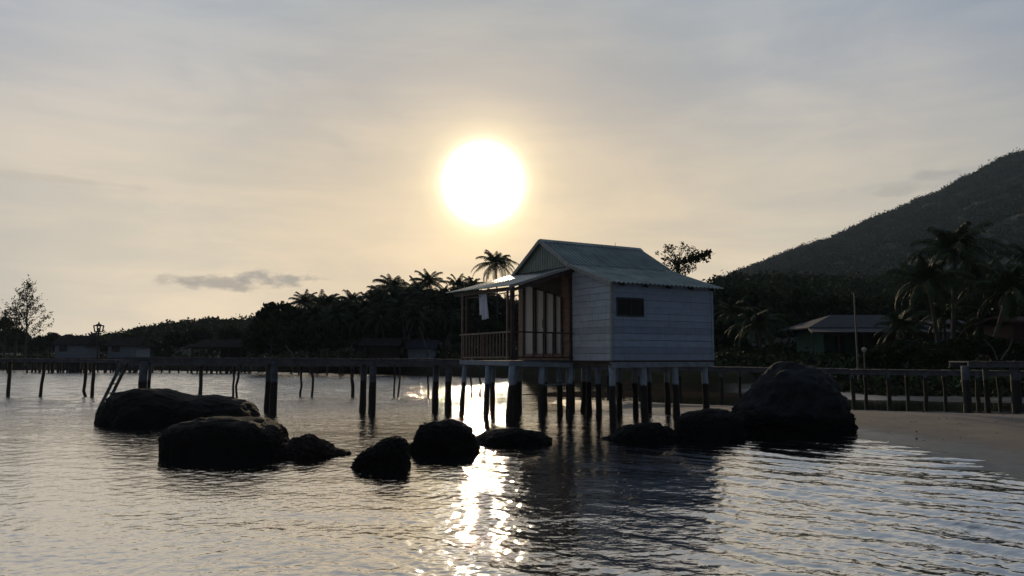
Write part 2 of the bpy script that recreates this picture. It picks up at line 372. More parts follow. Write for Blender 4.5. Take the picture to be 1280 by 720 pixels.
def water_mat():
    m = bpy.data.materials.new('sea_water'); m.use_nodes = True; T = NT(m.node_tree); b = T.n['Principled BSDF']
    p = T.new('ShaderNodeNewGeometry').outputs['Position']
    b.inputs['Base Color'].default_value = (.012, .016, .016, 1); b.inputs['Roughness'].default_value = .035; b.inputs['IOR'].default_value = 1.34
    ln = T.new('ShaderNodeVectorMath', operation='LENGTH'); T.l.new(p, ln.inputs[0])
    far = T.rng(ln.outputs['Value'], 17, 42, .7, 4.0, True)
    h = T.math('ADD', T.math('MULTIPLY', T.noise(T.mapping(p, (1, 1.6, 1), (0, 0, .15)), 2.3, 3, .6), .55), T.math('MULTIPLY', T.noise(T.mapping(p, (1, 1.5, 1), (0, 0, .5)), 7, 3, .55), .26))
    sp = T.new('ShaderNodeSeparateXYZ'); T.l.new(p, sp.inputs[0])
    calm = T.math('MULTIPLY', T.rng(sp.outputs[0], -.3, 1.6, 0, 1, True), T.rng(sp.outputs[1], 26, 29, 0, 1, True))   # sheltered channel behind the sand spit
    op = T.math('SUBTRACT', 1., T.math('MULTIPLY', calm, .93))
    h = T.math('MULTIPLY', T.math('MULTIPLY', h, far), op)
    T.l.new(T.math('ADD', .035, T.math('MULTIPLY', T.rng(ln.outputs['Value'], 24, 70, 0, .10, True), op)), b.inputs['Roughness'])
    bp = T.new('ShaderNodeBump'); bp.inputs['Distance'].default_value = .035; bp.inputs['Strength'].default_value = 1
    T.l.new(h, bp.inputs['Height']); T.l.new(bp.outputs[0], b.inputs['Normal'])
    lw = T.new('ShaderNodeLayerWeight'); T.l.new(bp.outputs[0], lw.inputs['Normal']); lw.inputs['Blend'].default_value = .5
    gl = T.new('ShaderNodeBsdfGlossy'); gl.inputs['Color'].default_value = (.97, .96, .95, 1)
    T.l.new(bp.outputs[0], gl.inputs['Normal']); T.l.new(b.inputs['Roughness'].links[0].from_socket, gl.inputs['Roughness'])
    mx_ = T.new('ShaderNodeMixShader'); T.l.new(T.math('ADD', .04, T.math('MULTIPLY', T.math('POWER', lw.outputs['Facing'], 1.6), .94)), mx_.inputs[0])
    T.l.new(b.outputs[0], mx_.inputs[1]); T.l.new(gl.outputs[0], mx_.inputs[2])
    T.l.new(mx_.outputs[0], T.n['Material Output'].inputs['Surface'])
    return m
M['water'] = water_mat()
tag(np_mesh('sea', np.stack([X, Y, Z], -1).reshape(-1, 3), Fq, M['water'], smooth=True), kind='structure')
del X, Y, Z, Fq, RR, spac, wx, wy, rightm, gust

# ------------------------------------------------------------------ rocks
def icosphere(sub):
    import bmesh
    bm = bmesh.new(); bmesh.ops.create_icosphere(bm, subdivisions=sub, radius=1)
    v = np.array([x.co[:] for x in bm.verts]); f = np.array([[q.index for q in t.verts] for t in bm.faces]); bm.free()
    return v, f
ICO6, ICOF6 = icosphere(6)
def rock(name, outline, ybase, dratio, label, mat, rough=.05, seed=1, sub=None, square=.75, jag=.5, cat='rock', group=None):
    xs_ = [p[0] for p in outline]; x0, x1 = min(xs_), max(xs_); xm = (x0+x1)/2
    Yf = ground(xm, ybase).y; wid = (x1-x0)/F*Yf; ry = wid*dratio/2; Yc = Yf + ry*.75
    c = at(xm, 448, Yc); c.z = 0; rx = (x1-x0)/2/F*Yc*.945
    oa = np.array([(p[0]-xm)/((x1-x0)/2) for p in outline]); oz = np.array([at(p[0], p[1], Yc).z for p in outline])
    V = ICO6.copy(); a, b, cc = V[:, 0], V[:, 1], V[:, 2]
    # superellipsoid: squarer shoulders
    e = square
    sgn = np.sign(V); V = sgn*np.abs(V)**e; V /= np.maximum(1e-9, (np.abs(V)**(2/e)).sum(1)**(e/2))[:, None]
    a2 = np.clip(V[:, 0], -1, 1)
    oo = np.interp(a2, oa, oz)
    prof = np.maximum((1-np.abs(a2)**(2/e))**(e/2), .12)
    up = V[:, 2] > 0
    z = np.where(up, V[:, 2]/np.maximum(prof, .12)*oo, V[:, 2]*.45)
    low = np.clip(1 - z/.4, 0, 1)
    P = np.stack([a2*rx*(1+0*low), V[:, 1]*ry, z], 1)
    out = np.empty_like(P)
    for i, p in enumerate(P):
        q = Vector(p)+Vector((seed*13.1, seed*7.7, 0)); d = Vector(V[i]).normalized()
        n1 = noise.fractal(q*1.3, 1.0, 2.1, 3)*rough*2.0
        n2 = noise.fractal(q*5, .8, 2.1, 4)*rough
        crag = noise.fractal(q*17, .6, 2, 3)
        n3 = crag*.035*jag*(1.4 if z[i] < .55 else .35)
        n0 = noise.turbulence(q*.9, 3, False)*.22*rough/.05*min(1., wid*.45)
        k = n1*.9+n2*1.1+n3*1.2-n0*.6
        out[i] = p + np.array(d)*k*np.array([1, 1, .55 if V[i][2] > .2 else 1])
    o = np_mesh(name, out, ICOF6, mat, smooth=True); o.location = c
    return tag(o, label, cat, group)
rock('rock', [(130,523),(133,512),(139,502),(151,492),(165,487),(182,485),(200,487),(225,491),(245,493),(265,495),(285,496),(302,500),(315,505),(323,515),(328,525)], 532, .62,
     'long dark rock under the left jetty end, with one hump on its left', M['rock'], seed=1)
rock('rock', [(213,550),(216,536),(232,528),(260,524),(300,522),(335,524),(355,530),(364,537),(366,548)], 571, .7,
     'broad flat-topped dark rock slab in front of the long humped rock', M['rock'], seed=2, square=.5)
rock('rock', [(345,568),(362,553),(376,546),(390,543),(405,548),(420,558),(437,565)], 571, .75,
     'low mound of brownish barnacled stones right of the flat-topped rock slab', M['rubble'], seed=3, jag=1.4, square=.95)
rock('rock', [(443,580),(452,568),(468,559),(483,549),(498,547),(507,552),(511,563),(513,576)], 586, .8,
     'small rounded dark rock, nearest to the viewer and left of the domed rock', M['rock'], seed=4, jag=.9)
rock('rock', [(511,562),(518,546),(530,531),(545,525),(565,523),(580,526),(592,534),(599,548),(603,558)], 567, .75,
     'domed dark rock with a spiky top edge beside the sun glitter', M['rock'], seed=5, jag=1.3)
rock('rock', [(590,552),(605,541),(625,536),(650,535),(672,540),(692,548)], 556, .8,
     'low flat rock barely above the water right of the domed rock', M['rock'], seed=6, jag=.7)
rock('rock', [(752,550),(768,542),(780,534),(800,529),(820,528),(838,532),(852,546)], 552, .7,
     'low dark rock in the shadow under the hut corner', M['rock'], seed=7, jag=1.)
rock('rock', [(835,545),(845,522),(860,514),(885,511),(905,514),(920,524),(928,545)], 550, .6,
     'rounded barnacled rock between the hut posts and the big boulder', M['rock'], seed=8, jag=1.)
rock('boulder', [(914,540),(922,512),(935,498),(945,480),(958,464),(975,457),(990,456),(1010,460),(1030,468),(1044,484),(1049,499),(1054,515),(1057,538)], 543, .8,
     'big grey boulder taller than the jetty, right of the hut', M['boulder'], rough=.10, seed=9, square=.85, jag=1.0, cat='boulder')
rock('rock', [(902,545),(908,520),(925,513),(960,516),(1000,517),(1036,515),(1050,514),(1056,526),(1058,541)], 545, .72,
     'rough dark barnacled ledge of rock round the foot of the big boulder', M['rock'], seed=10, square=.6, jag=2.2)

# ------------------------------------------------------------------ stilt hut
HUT_AT = (2.995, 23.0, 0)
hut = empty('stilt_hut', HUT_AT, R(30), 'white board hut on stilts with a green corrugated roof and a railed veranda', 'hut')
LW, WD = 4.07, 5.5; ZF = 1.84; T0 = 2.06
slope_z = lambda t: 4.16 + (t+.25)*(4.92-4.16)/2.31         # skirt roof line on the near side
def siding(p0, dirv_, length, zt, z0=ZF, out=(0, -1), zcap=9, step=.205, smin=0.):
    """lap boards along dirv_ from p0; zt(l) gives the roof line; out is the outward direction"""
    m = MB(); z = z0; k = 0
    dx, dy = dirv_; ox, oy = out; jr = random.Random(int(length*100)+int(out[0]*7))
    L = np.linspace(0, length, 49)
    while z < zcap:
        z1 = min(z+step, zcap)
        ok = [l for l in L if zt(l) >= z+.02]
        if not ok: break
        a, b = min(ok), max(ok)
        ta = [l for l in L if zt(l) >= z1]
        a1, b1 = (min(ta), max(ta)) if ta else (.5*(a+b), .5*(a+b)+.01)
        j = jr.uniform(-.006, .006); th = .022+jr.uniform(-.004, .006); j2 = jr.uniform(-.006, .006)
        def P(l, zz, o): return (p0[0]+dx*l+ox*o, p0[1]+dy*l+oy*o, zz)
        vs = [P(a, z+j, th), P(b, z+j2, th), P(b1, z1+j2-.004, .006), P(a1, z1+j-.004, .006), P(a, z+j, -.03), P(b, z+j2, -.03), P(b1, z1+j2-.004, -.03), P(a1, z1+j-.004, -.03)]
        m.add(vs, [(0,1,2,3),(5,4,7,6),(0,4,5,1),(3,2,6,7),(0,3,7,4),(1,5,6,2)])
        z = z1
    return m
roofz = lambda l: 9.
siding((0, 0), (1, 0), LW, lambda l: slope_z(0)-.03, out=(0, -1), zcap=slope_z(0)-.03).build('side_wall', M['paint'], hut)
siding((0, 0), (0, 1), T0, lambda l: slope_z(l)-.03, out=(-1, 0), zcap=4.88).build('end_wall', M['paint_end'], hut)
# veranda wall: brown boards either side of the doors and above them
w = siding((0, T0+.004), (0, 1), .61, lambda l: 4.86, out=(-1, 0), zcap=4.86)
siding((0, 5.09), (0, 1), .41, lambda l: 4.86, out=(-1, 0), zcap=4.86).build('veranda_wall', M['brown'], hut)
w.build('veranda_wall', M['brown'], hut)
MB().add([(0,2.67,3.92),(0,5.09,4.54),(0,5.09,4.86),(0,2.67,4.86),(.05,2.67,3.92),(.05,5.09,4.54),(.05,5.09,4.86),(.05,2.67,4.86)],
         [(0,1,2,3),(7,6,5,4),(0,4,5,1),(3,2,6,7),(0,3,7,4),(1,5,6,2)]).build('door_header', M['dark_wood'], hut)
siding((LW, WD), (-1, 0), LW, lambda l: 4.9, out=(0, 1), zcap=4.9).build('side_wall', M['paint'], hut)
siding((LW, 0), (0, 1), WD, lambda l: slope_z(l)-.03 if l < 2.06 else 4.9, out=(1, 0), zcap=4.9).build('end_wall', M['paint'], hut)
MB().box((-.02, 2.67, ZF+.01), (.05, 5.09, 2.05)).build('door_sill', M['brown'], hut)
edges = [5.06, 4.46, 4.27, 3.76, 3.64, 3.14, 3.04, 2.70]
dz = lambda t: 3.90 + (t-2.67)*.6/2.41
for i in range(4):
    b_, a_ = edges[2*i], edges[2*i+1] if i < 4 else 0
    p = MB().add([(-.01,a_,2.06),(-.01,b_,2.06),(-.01,b_,dz(b_)),(-.01,a_,dz(a_)),(.02,a_,2.06),(.02,b_,2.06),(.02,b_,dz(b_)),(.02,a_,dz(a_))],
                 [(3,2,1,0),(4,5,6,7),(0,1,5,4),(2,3,7,6),(0,4,7,3),(1,2,6,5)]).build('door_panel', M['curtain'], hut)
    f = MB()
    for t_ in (a_-.035, b_+.035): f.beam((-.03, t_, 2.05), (-.03, t_, dz(t_)+.02), .07, .06)
    f.build('door_frame', M['dark_wood'], hut)
    if i == 1: MB().tube([(-.07, 3.72, 2.95), (-.11, 3.72, 2.97), (-.11, 3.72, 3.2), (-.07, 3.72, 3.22)], [.014]*4, 6).build('handle', M['frame'], p)
# corner boards
MB().box((-.034, -.034, ZF), (.03, -.026, slope_z(0)-.04)).box((-.034, -.026, ZF), (-.026, .05, slope_z(0)-.04)).build('corner_board', M['trim'], hut)
MB().box((LW-.05, -.036, ZF), (LW+.036, -.028, slope_z(0)-.04)).build('corner_board', M['paint'], hut)
# window
wf = MB()
x0, x1, z0, z1 = .16, 1.2, 3.17, 3.74
for a_, b_ in (((x0,-.05,z0),(x1,-.028,z0+.05)), ((x0,-.05,z1-.05),(x1,-.028,z1)), ((x0,-.05,z0+.05),(x0+.05,-.028,z1-.05)), ((x1-.05,-.05,z0+.05),(x1,-.028,z1-.05)), ((.66,-.05,z0+.05),(.70,-.028,z1-.05))): wf.box(a_, b_)
win = wf.build('window', M['frame'], hut)
MB().box((x0+.05, -.034, z0+.05), (.66, -.027, z1-.05)).build('pane', M['glassdark'], win)
MB().box((.70, -.034, z0+.05), (x1-.05, -.027, z1-.05)).build('pane', M['glassdark'], win)
# floor and beams
MB().box((0, 0, ZF-.05), (LW, WD, ZF-.002)).build('floor', M['dark_wood'], hut)
vf = MB()
for i in range(16):
    s0 = -2.27+i*.142; vf.box((s0, T0, ZF-.05), (s0+.134, WD, ZF-.006))
vf.build('veranda_floor', M['jetty'], hut)
MB().beam((-.06, .02, ZF-.075), (LW, .02, ZF-.075), .09, .045).beam((-.03, .0, ZF-.16), (LW, .0, ZF-.14), .10, .12).build('floor_beam', M['beam'], hut)
MB().beam((-2.32, T0-.02, ZF-.10), (.0, T0-.02, ZF-.16), .07, .15).build('floor_beam', M['beam'], hut)
MB().beam((-2.32, T0, ZF-.09), (-2.32, WD+.05, ZF-.07), .07, .15).build('floor_beam', M['beam'], hut)
for s_ in (-1.2, 0, 1.35, 2.7, 4.0):
    MB().beam((s_, .05 if s_ >= 0 else T0+.04, ZF-.15), (s_, WD, ZF-.15), .08, .12).build('floor_beam', M['dark_wood'], hut)
# stilts
def stilt(px, py, parent, r=.10, mat=None, top=1.68, lean=(0, 0), zb=-.8, seed=0, name='post', n=9, crook=.012, flare=1.25):
    rr = random.Random(seed*31+int(px*10)); pts = []; rd = []
    for i in range(9):
        k = i/8; z = zb+(top-zb)*k
        pts.append((px+lean[0]*(1-k)+rr.uniform(-crook, crook), py+lean[1]*(1-k)+rr.uniform(-crook, crook), z))
        rd.append(r*(flare-(flare-.95)*min(1, k*1.6))*rr.uniform(.95, 1.07))
    return MB().tube(pts, rd, n).build(name, mat or M['post'], parent, smooth=True)
for i, (s_, t_) in enumerate([(-2.25, T0+.02), (-2.2, 3.7), (-2.2, 5.42), (-1.1, T0+.1), (-1.1, 3.9), (-1.1, 5.4), (-.02, T0+.1), (0, 3.8), (0, 5.4)]):
    stilt(s_, t_, hut, r=.10 if i in (0, 1) else .085, lean=(-.16, .02) if i < 3 else (-.05, 0), seed=i)
for i, s_ in enumerate((.06, 1.28, 2.55, 3.82)): stilt(s_, .12, hut, r=.105, lean=(.05, 0), seed=20+i, top=1.70)
for i, s_ in enumerate((.7, 2.2, 3.6)): stilt(s_, 1.7, hut, r=.095, lean=(.06, 0), seed=30+i)
for i, (s_, t_) in enumerate([(-1.7, 2.9), (-.6, 3.1), (-1.6, 4.6), (-.5, 4.7), (.65, .9), (1.9, .95), (3.2, .8), (.1, 2.5), (1.2, 2.4), (2.3, 2.6), (3.5, 2.5), (.9, 4.2), (2.0, 4.3), (3.1, 4.1)]): stilt(s_, t_, hut, r=.075+.02*(i%3==0), lean=(.05*((i%3)-1), 0), seed=70+i, crook=.02)
for i, s_ in enumerate((.3, 1.5, 2.8, 3.9)): stilt(s_, 3.3, hut, r=.10, seed=40+i)
for i, s_ in enumerate((.9, 2.1, 3.3, 4.0)): stilt(s_, 5.2, hut, r=.10, seed=50+i)
MB().tube([(-1.1, T0+.1, 1.05), (-.02, T0+.1, 1.1)], [.03]*2, 6).build('brace', M['beam'], hut)
# veranda posts, rails
top_at = lambda s: 4.90 + s*.75/2.45
MB().beam((-2.2, T0+.10, ZF), (-2.2, T0+.10, top_at(-2.2)-.05), .11, .11).build('veranda_post', M['dark_wood'], hut)
MB().beam((-2.29, T0+.24, ZF), (-2.29, T0+.24, 4.05), .06, .06).build('veranda_post', M['rail'], hut)
MB().beam((-2.28, WD-.04, ZF), (-2.28, WD-.04, 4.15), .06, .06).build('veranda_post', M['rail'], hut)
MB().beam((-2.12, WD-.10, ZF), (-2.12, WD-.10, 4.15), .10, .10).build('veranda_post', M['dark_wood'], hut)
MB().beam((-.06, T0+.06, ZF), (-.06, T0+.06, 4.7), .07, .07).build('veranda_post', M['dark_wood'], hut)
MB().beam((-2.28, 1.95, 4.05), (-2.28, 6.1, 4.13), .05, .12).build('veranda_beam', M['dark_wood'], hut)
MB().beam((-2.3, 1.97, 4.0), (.0, 1.97, 4.74), .05, .10).build('veranda_beam', M['dark_wood'], hut)
MB().tube([(-2.15, T0+.1, 3.98), (-2.15, 3.8, 3.95), (-2.15, WD-.1, 3.99)], [.018]*3, 6).build('clothes_pole', M['rail'], hut)
MB().beam((-2.3, T0-.02, 2.72), (-2.3, WD+.08, 2.71), .08, .045).build('handrail', M['rail'], hut)
MB().beam((-2.3, T0+.1, 1.93), (-2.3, WD, 1.93), .05, .05).build('bottom_rail', M['rail'], hut)
for i in range(15):
    t_ = T0+.28+i*.212; wdt = .10 if i == 7 else .035
    MB().beam((-2.3, t_, 1.95), (-2.3, t_, 2.70), wdt, .035).build('baluster', M['rail'], hut)
MB().beam((-2.3, T0, 2.72), (.08, T0-.01, 2.70), .07, .045).build('handrail', M['dark_wood'], hut)
MB().beam((-2.2, T0, 1.93), (0, T0, 1.93), .05, .05).build('bottom_rail', M['dark_wood'], hut)
for i in range(5):
    MB().beam((-1.85+i*.36, T0, 1.95), (-1.85+i*.36, T0, 2.70), .04, .04).build('baluster', M['dark_wood'], hut)
# corrugated sheets
def sheet(P00, P10, P01, P11, lam=.17, amp=.021, rows=None, th=.006, sag=0., seed=0):
    """P00->P10 across the ribs, P00->P01 down the slope"""
    P00, P10, P01, P11 = [Vector(p) for p in (P00, P10, P01, P11)]
    n = int((P10-P00).length/lam*8)+1; rows = rows or 7
    nrm_ = (P10-P00).cross(P01-P00).normalized()
    if nrm_.z < 0: nrm_ = -nrm_
    rr = random.Random(seed); V = []; jit = [rr.uniform(-.004, .004) for _ in range(n//8+3)]
    for L_ in (0, 1):
        for j in range(rows):
            v = j/(rows-1); A = P00.lerp(P01, v); B = P10.lerp(P11, v)
            for i in range(n+1):
                u = i/n; d = A.lerp(B, u); h = amp*math.sin(u*(P10-P00).length/lam*2*math.pi) + jit[i//8] - sag*math.sin(math.pi*v)
                V.append(d + nrm_*(h-(th if L_ else 0)))
    m = MB(); n1 = n+1; N = rows*n1; Fc = []
    for j in range(rows-1):
        for i in range(n):
            q = (j*n1+i, j*n1+i+1, (j+1)*n1+i+1, (j+1)*n1+i); Fc.append(q); Fc.append(tuple(k+N for k in q[::-1]))
    for i in range(n):
        Fc.append((i, i+N, i+1+N, i+1)); q = (rows-1)*n1; Fc.append((q+i, q+i+1, q+i+1+N, q+i+N))
    for j in range(rows-1):
        Fc.append((j*n1, (j+1)*n1, (j+1)*n1+N, j*n1+N)); q = n; Fc.append((j*n1+q, j*n1+q+N, (j+1)*n1+q+N, (j+1)*n1+q))
    return m.add(V, Fc)
TA, ZA = 3.8, 5.96
roof = sheet((-.16, TA, ZA), (4.27, TA, ZA), (-.16, T0, 4.95), (4.32, T0, 4.95), seed=1).build('roof', M['roof'], hut)
sheet((-.14, T0+.06, 4.955), (4.32, T0+.06, 4.955), (-.14, -.27, 4.165), (4.37, -.27, 4.165), seed=2, sag=.015).build('lower_roof', M['roof'], hut)
sheet((-.16, TA, ZA), (4.27, TA, ZA), (-.16, 5.75, 4.86), (4.27, 5.75, 4.86), seed=3).build('roof', M['roof'], hut)
MB().add([(-.17,TA-.16,ZA-.07),(-.17,TA,ZA+.045),(-.17,TA+.16,ZA-.07),(4.28,TA-.16,ZA-.07),(4.28,TA,ZA+.045),(4.28,TA+.16,ZA-.07)],
         [(0,1,4,3),(1,2,5,4),(0,2,1),(3,4,5),(0,3,5,2)]).build('ridge_cap', M['roof'], roof)
# gable sheet with vertical ribs
gm = MB(); V = []; n = 160
for i in range(n+1):
    t_ = T0+.05+(5.62-T0-.05)*i/n; zt = ZA-.03-abs(t_-TA)*(ZA-4.95)/(TA-T0)
    x_ = -.03+.012*(1 if math.sin(t_/.15*2*math.pi) > 0 else -1)
    V += [(x_, t_, 4.80), (x_, t_, max(zt, 4.82))]
gm.add(V, [(2*i, 2*i+2, 2*i+3, 2*i+1) for i in range(n)]).build('gable_wall', M['gable'], hut)
gm = MB(); gm.add([(4.1, T0, 4.88), (4.1, WD, 4.88), (4.1, TA, ZA-.05), (4.12, T0, 4.88), (4.12, WD, 4.88), (4.12, TA, ZA-.05)], [(0,1,2),(5,4,3),(0,3,4,1),(1,4,5,2),(2,5,3,0)]).build('gable_wall', M['gable'], hut)
# barge boards
MB().beam((-.19, TA, ZA-.035), (-.19, T0+.0, 4.95-.045), .03, .12).build('barge_board', M['trim'], hut)
MB().beam((-.19, TA, ZA-.035), (-.19, 5.78, 4.86-.045), .03, .12).build('barge_board', M['trim'], hut)
MB().beam((-.17, T0, 4.95-.06), (-.17, -.22, 4.17-.055), .04, .12).build('barge_board', M['trim'], hut)
for i in range(5): MB().beam((.3+i*.92, .3, slope_z(.3)-.09), (.3+i*.92, -.22, slope_z(-.22)-.07), .05, .09).build('rafter', M['dark_wood'], hut)
# veranda roof: bay by bay, outer end flattening
pr = sheet((-.02, 1.93, 4.90), (-.02, 6.42, 4.95), (-2.46, 1.93, 4.135), (-2.46, 6.5, 4.235), rows=9, seed=5, sag=.02, amp=.014)
pr.build('veranda_roof', M['roof_worn'], hut)
MB().beam((-2.44, 1.92, 4.09), (-.02, 1.92, 4.86), .03, .08).build('barge_board', M['trim'], hut)
# towel
tw = MB(); V = []; nx, nz = 12, 18
def towel(s0, t0, t1, ztop, zbot, skew, seed):
    V = []
    for j in range(nz+1):
        for i in range(nx+1):
            u, v = i/nx, j/nz
            V.append((s0+.018*math.sin(u*9+seed+v*2), t0+(t1-t0)*u+skew*v, ztop+(zbot-ztop)*v+.03*u*v))
    k = nx+1
    return V, [(j*k+i, j*k+i+1, (j+1)*k+i+1, (j+1)*k+i) for j in range(nz) for i in range(nx)]
rt = lambda s, t, z=0: Vector((HUT_AT[0]+s*math.cos(R(30))-t*math.sin(R(30)), HUT_AT[1]+s*math.sin(R(30))+t*math.cos(R(30)), z))
to = empty('towel', rt(-2.15, 4.2, 3.6), R(30), 'white towel hanging from the pole under the veranda roof', 'towel')
for a_ in ((.0, .30, -.30, .46, -.26, -.04, 0), (-.035, .10, -.34, .46, -.43, -.14, 2)):
    vv, ff = towel(*a_); tw.add(vv, ff)
two = tw.build('towel_cloth', M['towel'], to, smooth=True)
sm = two.modifiers.new('thickness', 'SOLIDIFY'); sm.thickness = .008
an = empty('antenna', rt(4.0, 5.0, 4.85), 0, 'thin antenna rod rising behind the far end of the hut roof ridge', 'antenna')
MB().tube([(0, 0, 0), (.02, 0, 1.5)], [.014, .008], 6).build('rod', M['metalpole'], an)
MB().tube([(-.12, 0, 1.15), (.14, 0, 1.15)], [.006, .006], 5).build('crossbar', M['metalpole'], an)

# ------------------------------------------------------------------ jetties
def deck(parent, p, q, width, z0, z1, mat, name='deck', th=.045, lip=.10):
    """planks across a run from p to q (plan), z0..z1 top height"""
    p, q = Vector((*p, z0)), Vector((*q, z1)); L_ = (q-p).length; d = (q-p)/L_; s_ = Vector((-d.y, d.x, 0)).normalized()
    n = int(L_/.19); m = MB(); rr = random.Random(int(L_*10))
    for i in range(n):
        a = p+d*(i*L_/n+.006); b = p+d*((i+1)*L_/n-.006); ww = width/2+rr.uniform(-.03, .04); dz_ = rr.uniform(-.006, .006)
        vs = [a-s_*ww, b-s_*ww, b+s_*ww, a+s_*ww]; vs = [v+Vector((0, 0, dz_)) for v in vs]
        m.add([v-Vector((0, 0, th)) for v in vs]+vs, [(3,2,1,0),(4,5,6,7),(0,1,5,4),(1,2,6,5),(2,3,7,6),(3,0,4,7)])
    m.build(name, mat, parent)
    for sg in (-1, 1):
        o = s_*sg*(width/2-.08); dn = Vector((0, 0, th+.012+lip/2))
        MB().beam(p+o-dn, q+o-dn, .07, lip).build('beam', mat, parent)
def wpost(parent, x, y, top, r, mat, lean=(0, 0), crook=.015, seed=0, n=8, zb=-1.2, flare=1.1):
    return stilt(x, y, parent, r=r, mat=mat, top=top, lean=lean, zb=zb, seed=seed, n=n, crook=crook, flare=flare)
def jetty_label(name, label): return empty(name, (0, 0, 0), 0, label, 'jetty')
# front left jetty
Yj = 27.3
jt = jetty_label('jetty', 'grey plank jetty on paired thick posts from the ladder to the hut veranda')
pA = at(160, 447, Yj); pB = at(590, 447, Yj)
deck(jt, (pA.x, Yj), (pB.x, Yj), .95, 1.955, 1.875, M['jetty'], th=.05, lip=.15)
for i, (px, dy, r) in enumerate([(178, -.45, .15), (186, .42, .06), (335.5, .38, .12), (342.5, -.4, .13), (454.5, .38, .12), (466, -.35, .13), (545, .35, .12), (561, -.2, .12)]):
    q = at(px, 500, Yj+dy); wpost(jt, q.x, Yj+dy, 1.80, r, M['jettypost'], lean=(-.05, 0), seed=i, crook=.008)
ld = empty('ladder', (at(156, 447, Yj-.3).x, Yj-.3, 1.95), 0, 'wooden ladder slanting down from the left end of the front jetty into the water', 'ladder')
e_ = at(122, 515, Yj-.9) - ld.location
for k in (0, 1):
    MB().beam((0, k*.4, 0), (e_.x, e_.y+k*.4, e_.z), .05, .10).build('side_rail', M['jetty'], ld)
for k in range(1, 6): MB().beam((e_.x*k/6, e_.y*k/6-.03, e_.z*k/6), (e_.x*k/6, e_.y*k/6+.43, e_.z*k/6), .12, .035).build('rung', M['jetty'], ld)
# back jetty on thin crooked poles
Yb = 38.5
jb = jetty_label('jetty', 'narrow rough jetty on thin crooked poles behind the front jetty')
pA = at(-60, 450, Yb); pM = at(150, 450, Yb); pB = at(660, 450, Yb+1)
deck(jb, (pA.x, Yb), (pM.x, Yb), .9, 1.93, 1.85, M['jetty'], th=.05, lip=.12)
deck(jb, (pM.x, Yb), (pB.x, Yb+1), .9, 1.70, 1.62, M['jetty'], th=.05, lip=.10)
for i, (px, dy, r, ln, ck) in enumerate([(11, 0, .09, .0, .02), (54, 0, .08, -.12, .05), (107, .3, .08, -.03, .05), (117, -.3, .09, -.08, .03), (251, 0, .10, .0, .03), (292, .3, .06, -.01, .02), (297.5, -.2, .06, -.06, .06),
        (377, .3, .06, .02, .07), (390, -.2, .06, .04, .04), (440, 0, .09, .02, .05), (493, .2, .045, -.03, .02), (500, -.2, .045, -.12, .04), (535, 0, .045, 0, .02), (589, .2, .05, .02, .05), (600, -.3, .05, .05, .05), (-28, 0, .09, 0, .03)]):
    q = at(px, 480, Yb+dy); wpost(jb, q.x, Yb+dy, 1.76 if px < 150 else 1.58, r, M['pole'], lean=(ln, 0), seed=60+i, crook=ck, n=7)
lp = at(121.5, 448, Yb-.35)
lm = empty('lamp_post', (lp.x, Yb-.35, 2.02), 0, 'thin lamp post with a square lantern standing on the left back jetty', 'lamp post')
MB().tube([(0, 0, -.2), (.0, 0, 1.17)], [.05, .04], 8).build('pole', M['frame'], lm)
lt = MB()
for a_ in ((-.13, -.13), (.13, -.13), (.13, .13), (-.13, .13)):
    lt.beam((a_[0]*.95, a_[1]*.95, 1.20), (a_[0]*1.25, a_[1]*1.25, 1.50), .05, .05)
for z_, k in ((1.20, .95), (1.50, 1.25)):
    for a_, b_ in (((-.13,-.13),(.13,-.13)),((.13,-.13),(.13,.13)),((.13,.13),(-.13,.13)),((-.13,.13),(-.13,-.13))):
        lt.beam((a_[0]*k, a_[1]*k, z_), (b_[0]*k, b_[1]*k, z_), .05, .05)
lt.tube([(0, 0, 1.15), (0, 0, 1.23)], [.03, .12], 8).build('lantern_frame', M['frame'], lm)
MB().tube([(0, 0, 1.515), (0, 0, 1.60), (0, 0, 1.70)], [.19, .05, .012], 8).build('lantern_cap', M['frame'], lm)
MB().tube([(0, 0, 1.23), (0, 0, 1.36), (0, 0, 1.40)], [.03, .04, .01], 8).build('bulb', M['lampglass'], lm)
# right jetty
jr_ = jetty_label('jetty', 'low grey jetty crossing the sand behind the big boulder to the right edge')
pA = at(735, 455, 36); pM = at(1060, 461, 33); pB = at(1300, 465, 32.2)
deck(jr_, (pA.x, 36), (pM.x, 33), .95, 1.60, 1.47, M['jetty'], th=.05, lip=.16)
deck(jr_, (pM.x, 33), (pB.x+1.5, 32.2), .95, 1.45, 1.36, M['jetty'], th=.05, lip=.17)
for i, px in enumerate([760, 800, 850, 902, 925, 985, 1040, 1066, 1082, 1111, 1134, 1157, 1181, 1222, 1249, 1290]):
    yy = 36-(px-735)/325*3 if px < 1060 else 33-(px-1060)/240*.8
    dy = -.35 if i % 2 else .35
    q = at(px, 490, yy+dy); wpost(jr_, q.x, yy+dy, 1.34 if px > 1050 else 1.45, .085 if i % 2 else .075, M['jettypost'], lean=(.03, 0), seed=90+i, crook=.02)
# platform at right edge
pf = empty('landing_platform', (0, 0, 0), 0, 'higher plank landing on thick posts at the right edge in front of the low jetty', 'platform')
pA = at(1198, 452, 29.5); pB = at(1345, 452, 29.5)
deck(pf, (pA.x, 29.5), (pB.x, 29.1), 1.6, 1.80, 1.78, M['jetty'], th=.05, lip=.17)
for i, (px, dy, r) in enumerate([(1208, -.6, .15), (1233, .3, .10), (1270, -.6, .17), (1318, -.6, .15), (1300, .6, .1)]):
    q = at(px, 490, 29.5+dy); wpost(pf, q.x, 29.5+dy, 1.62, r, M['jettypost'], lean=(.03, 0), seed=120+i, crook=.01)
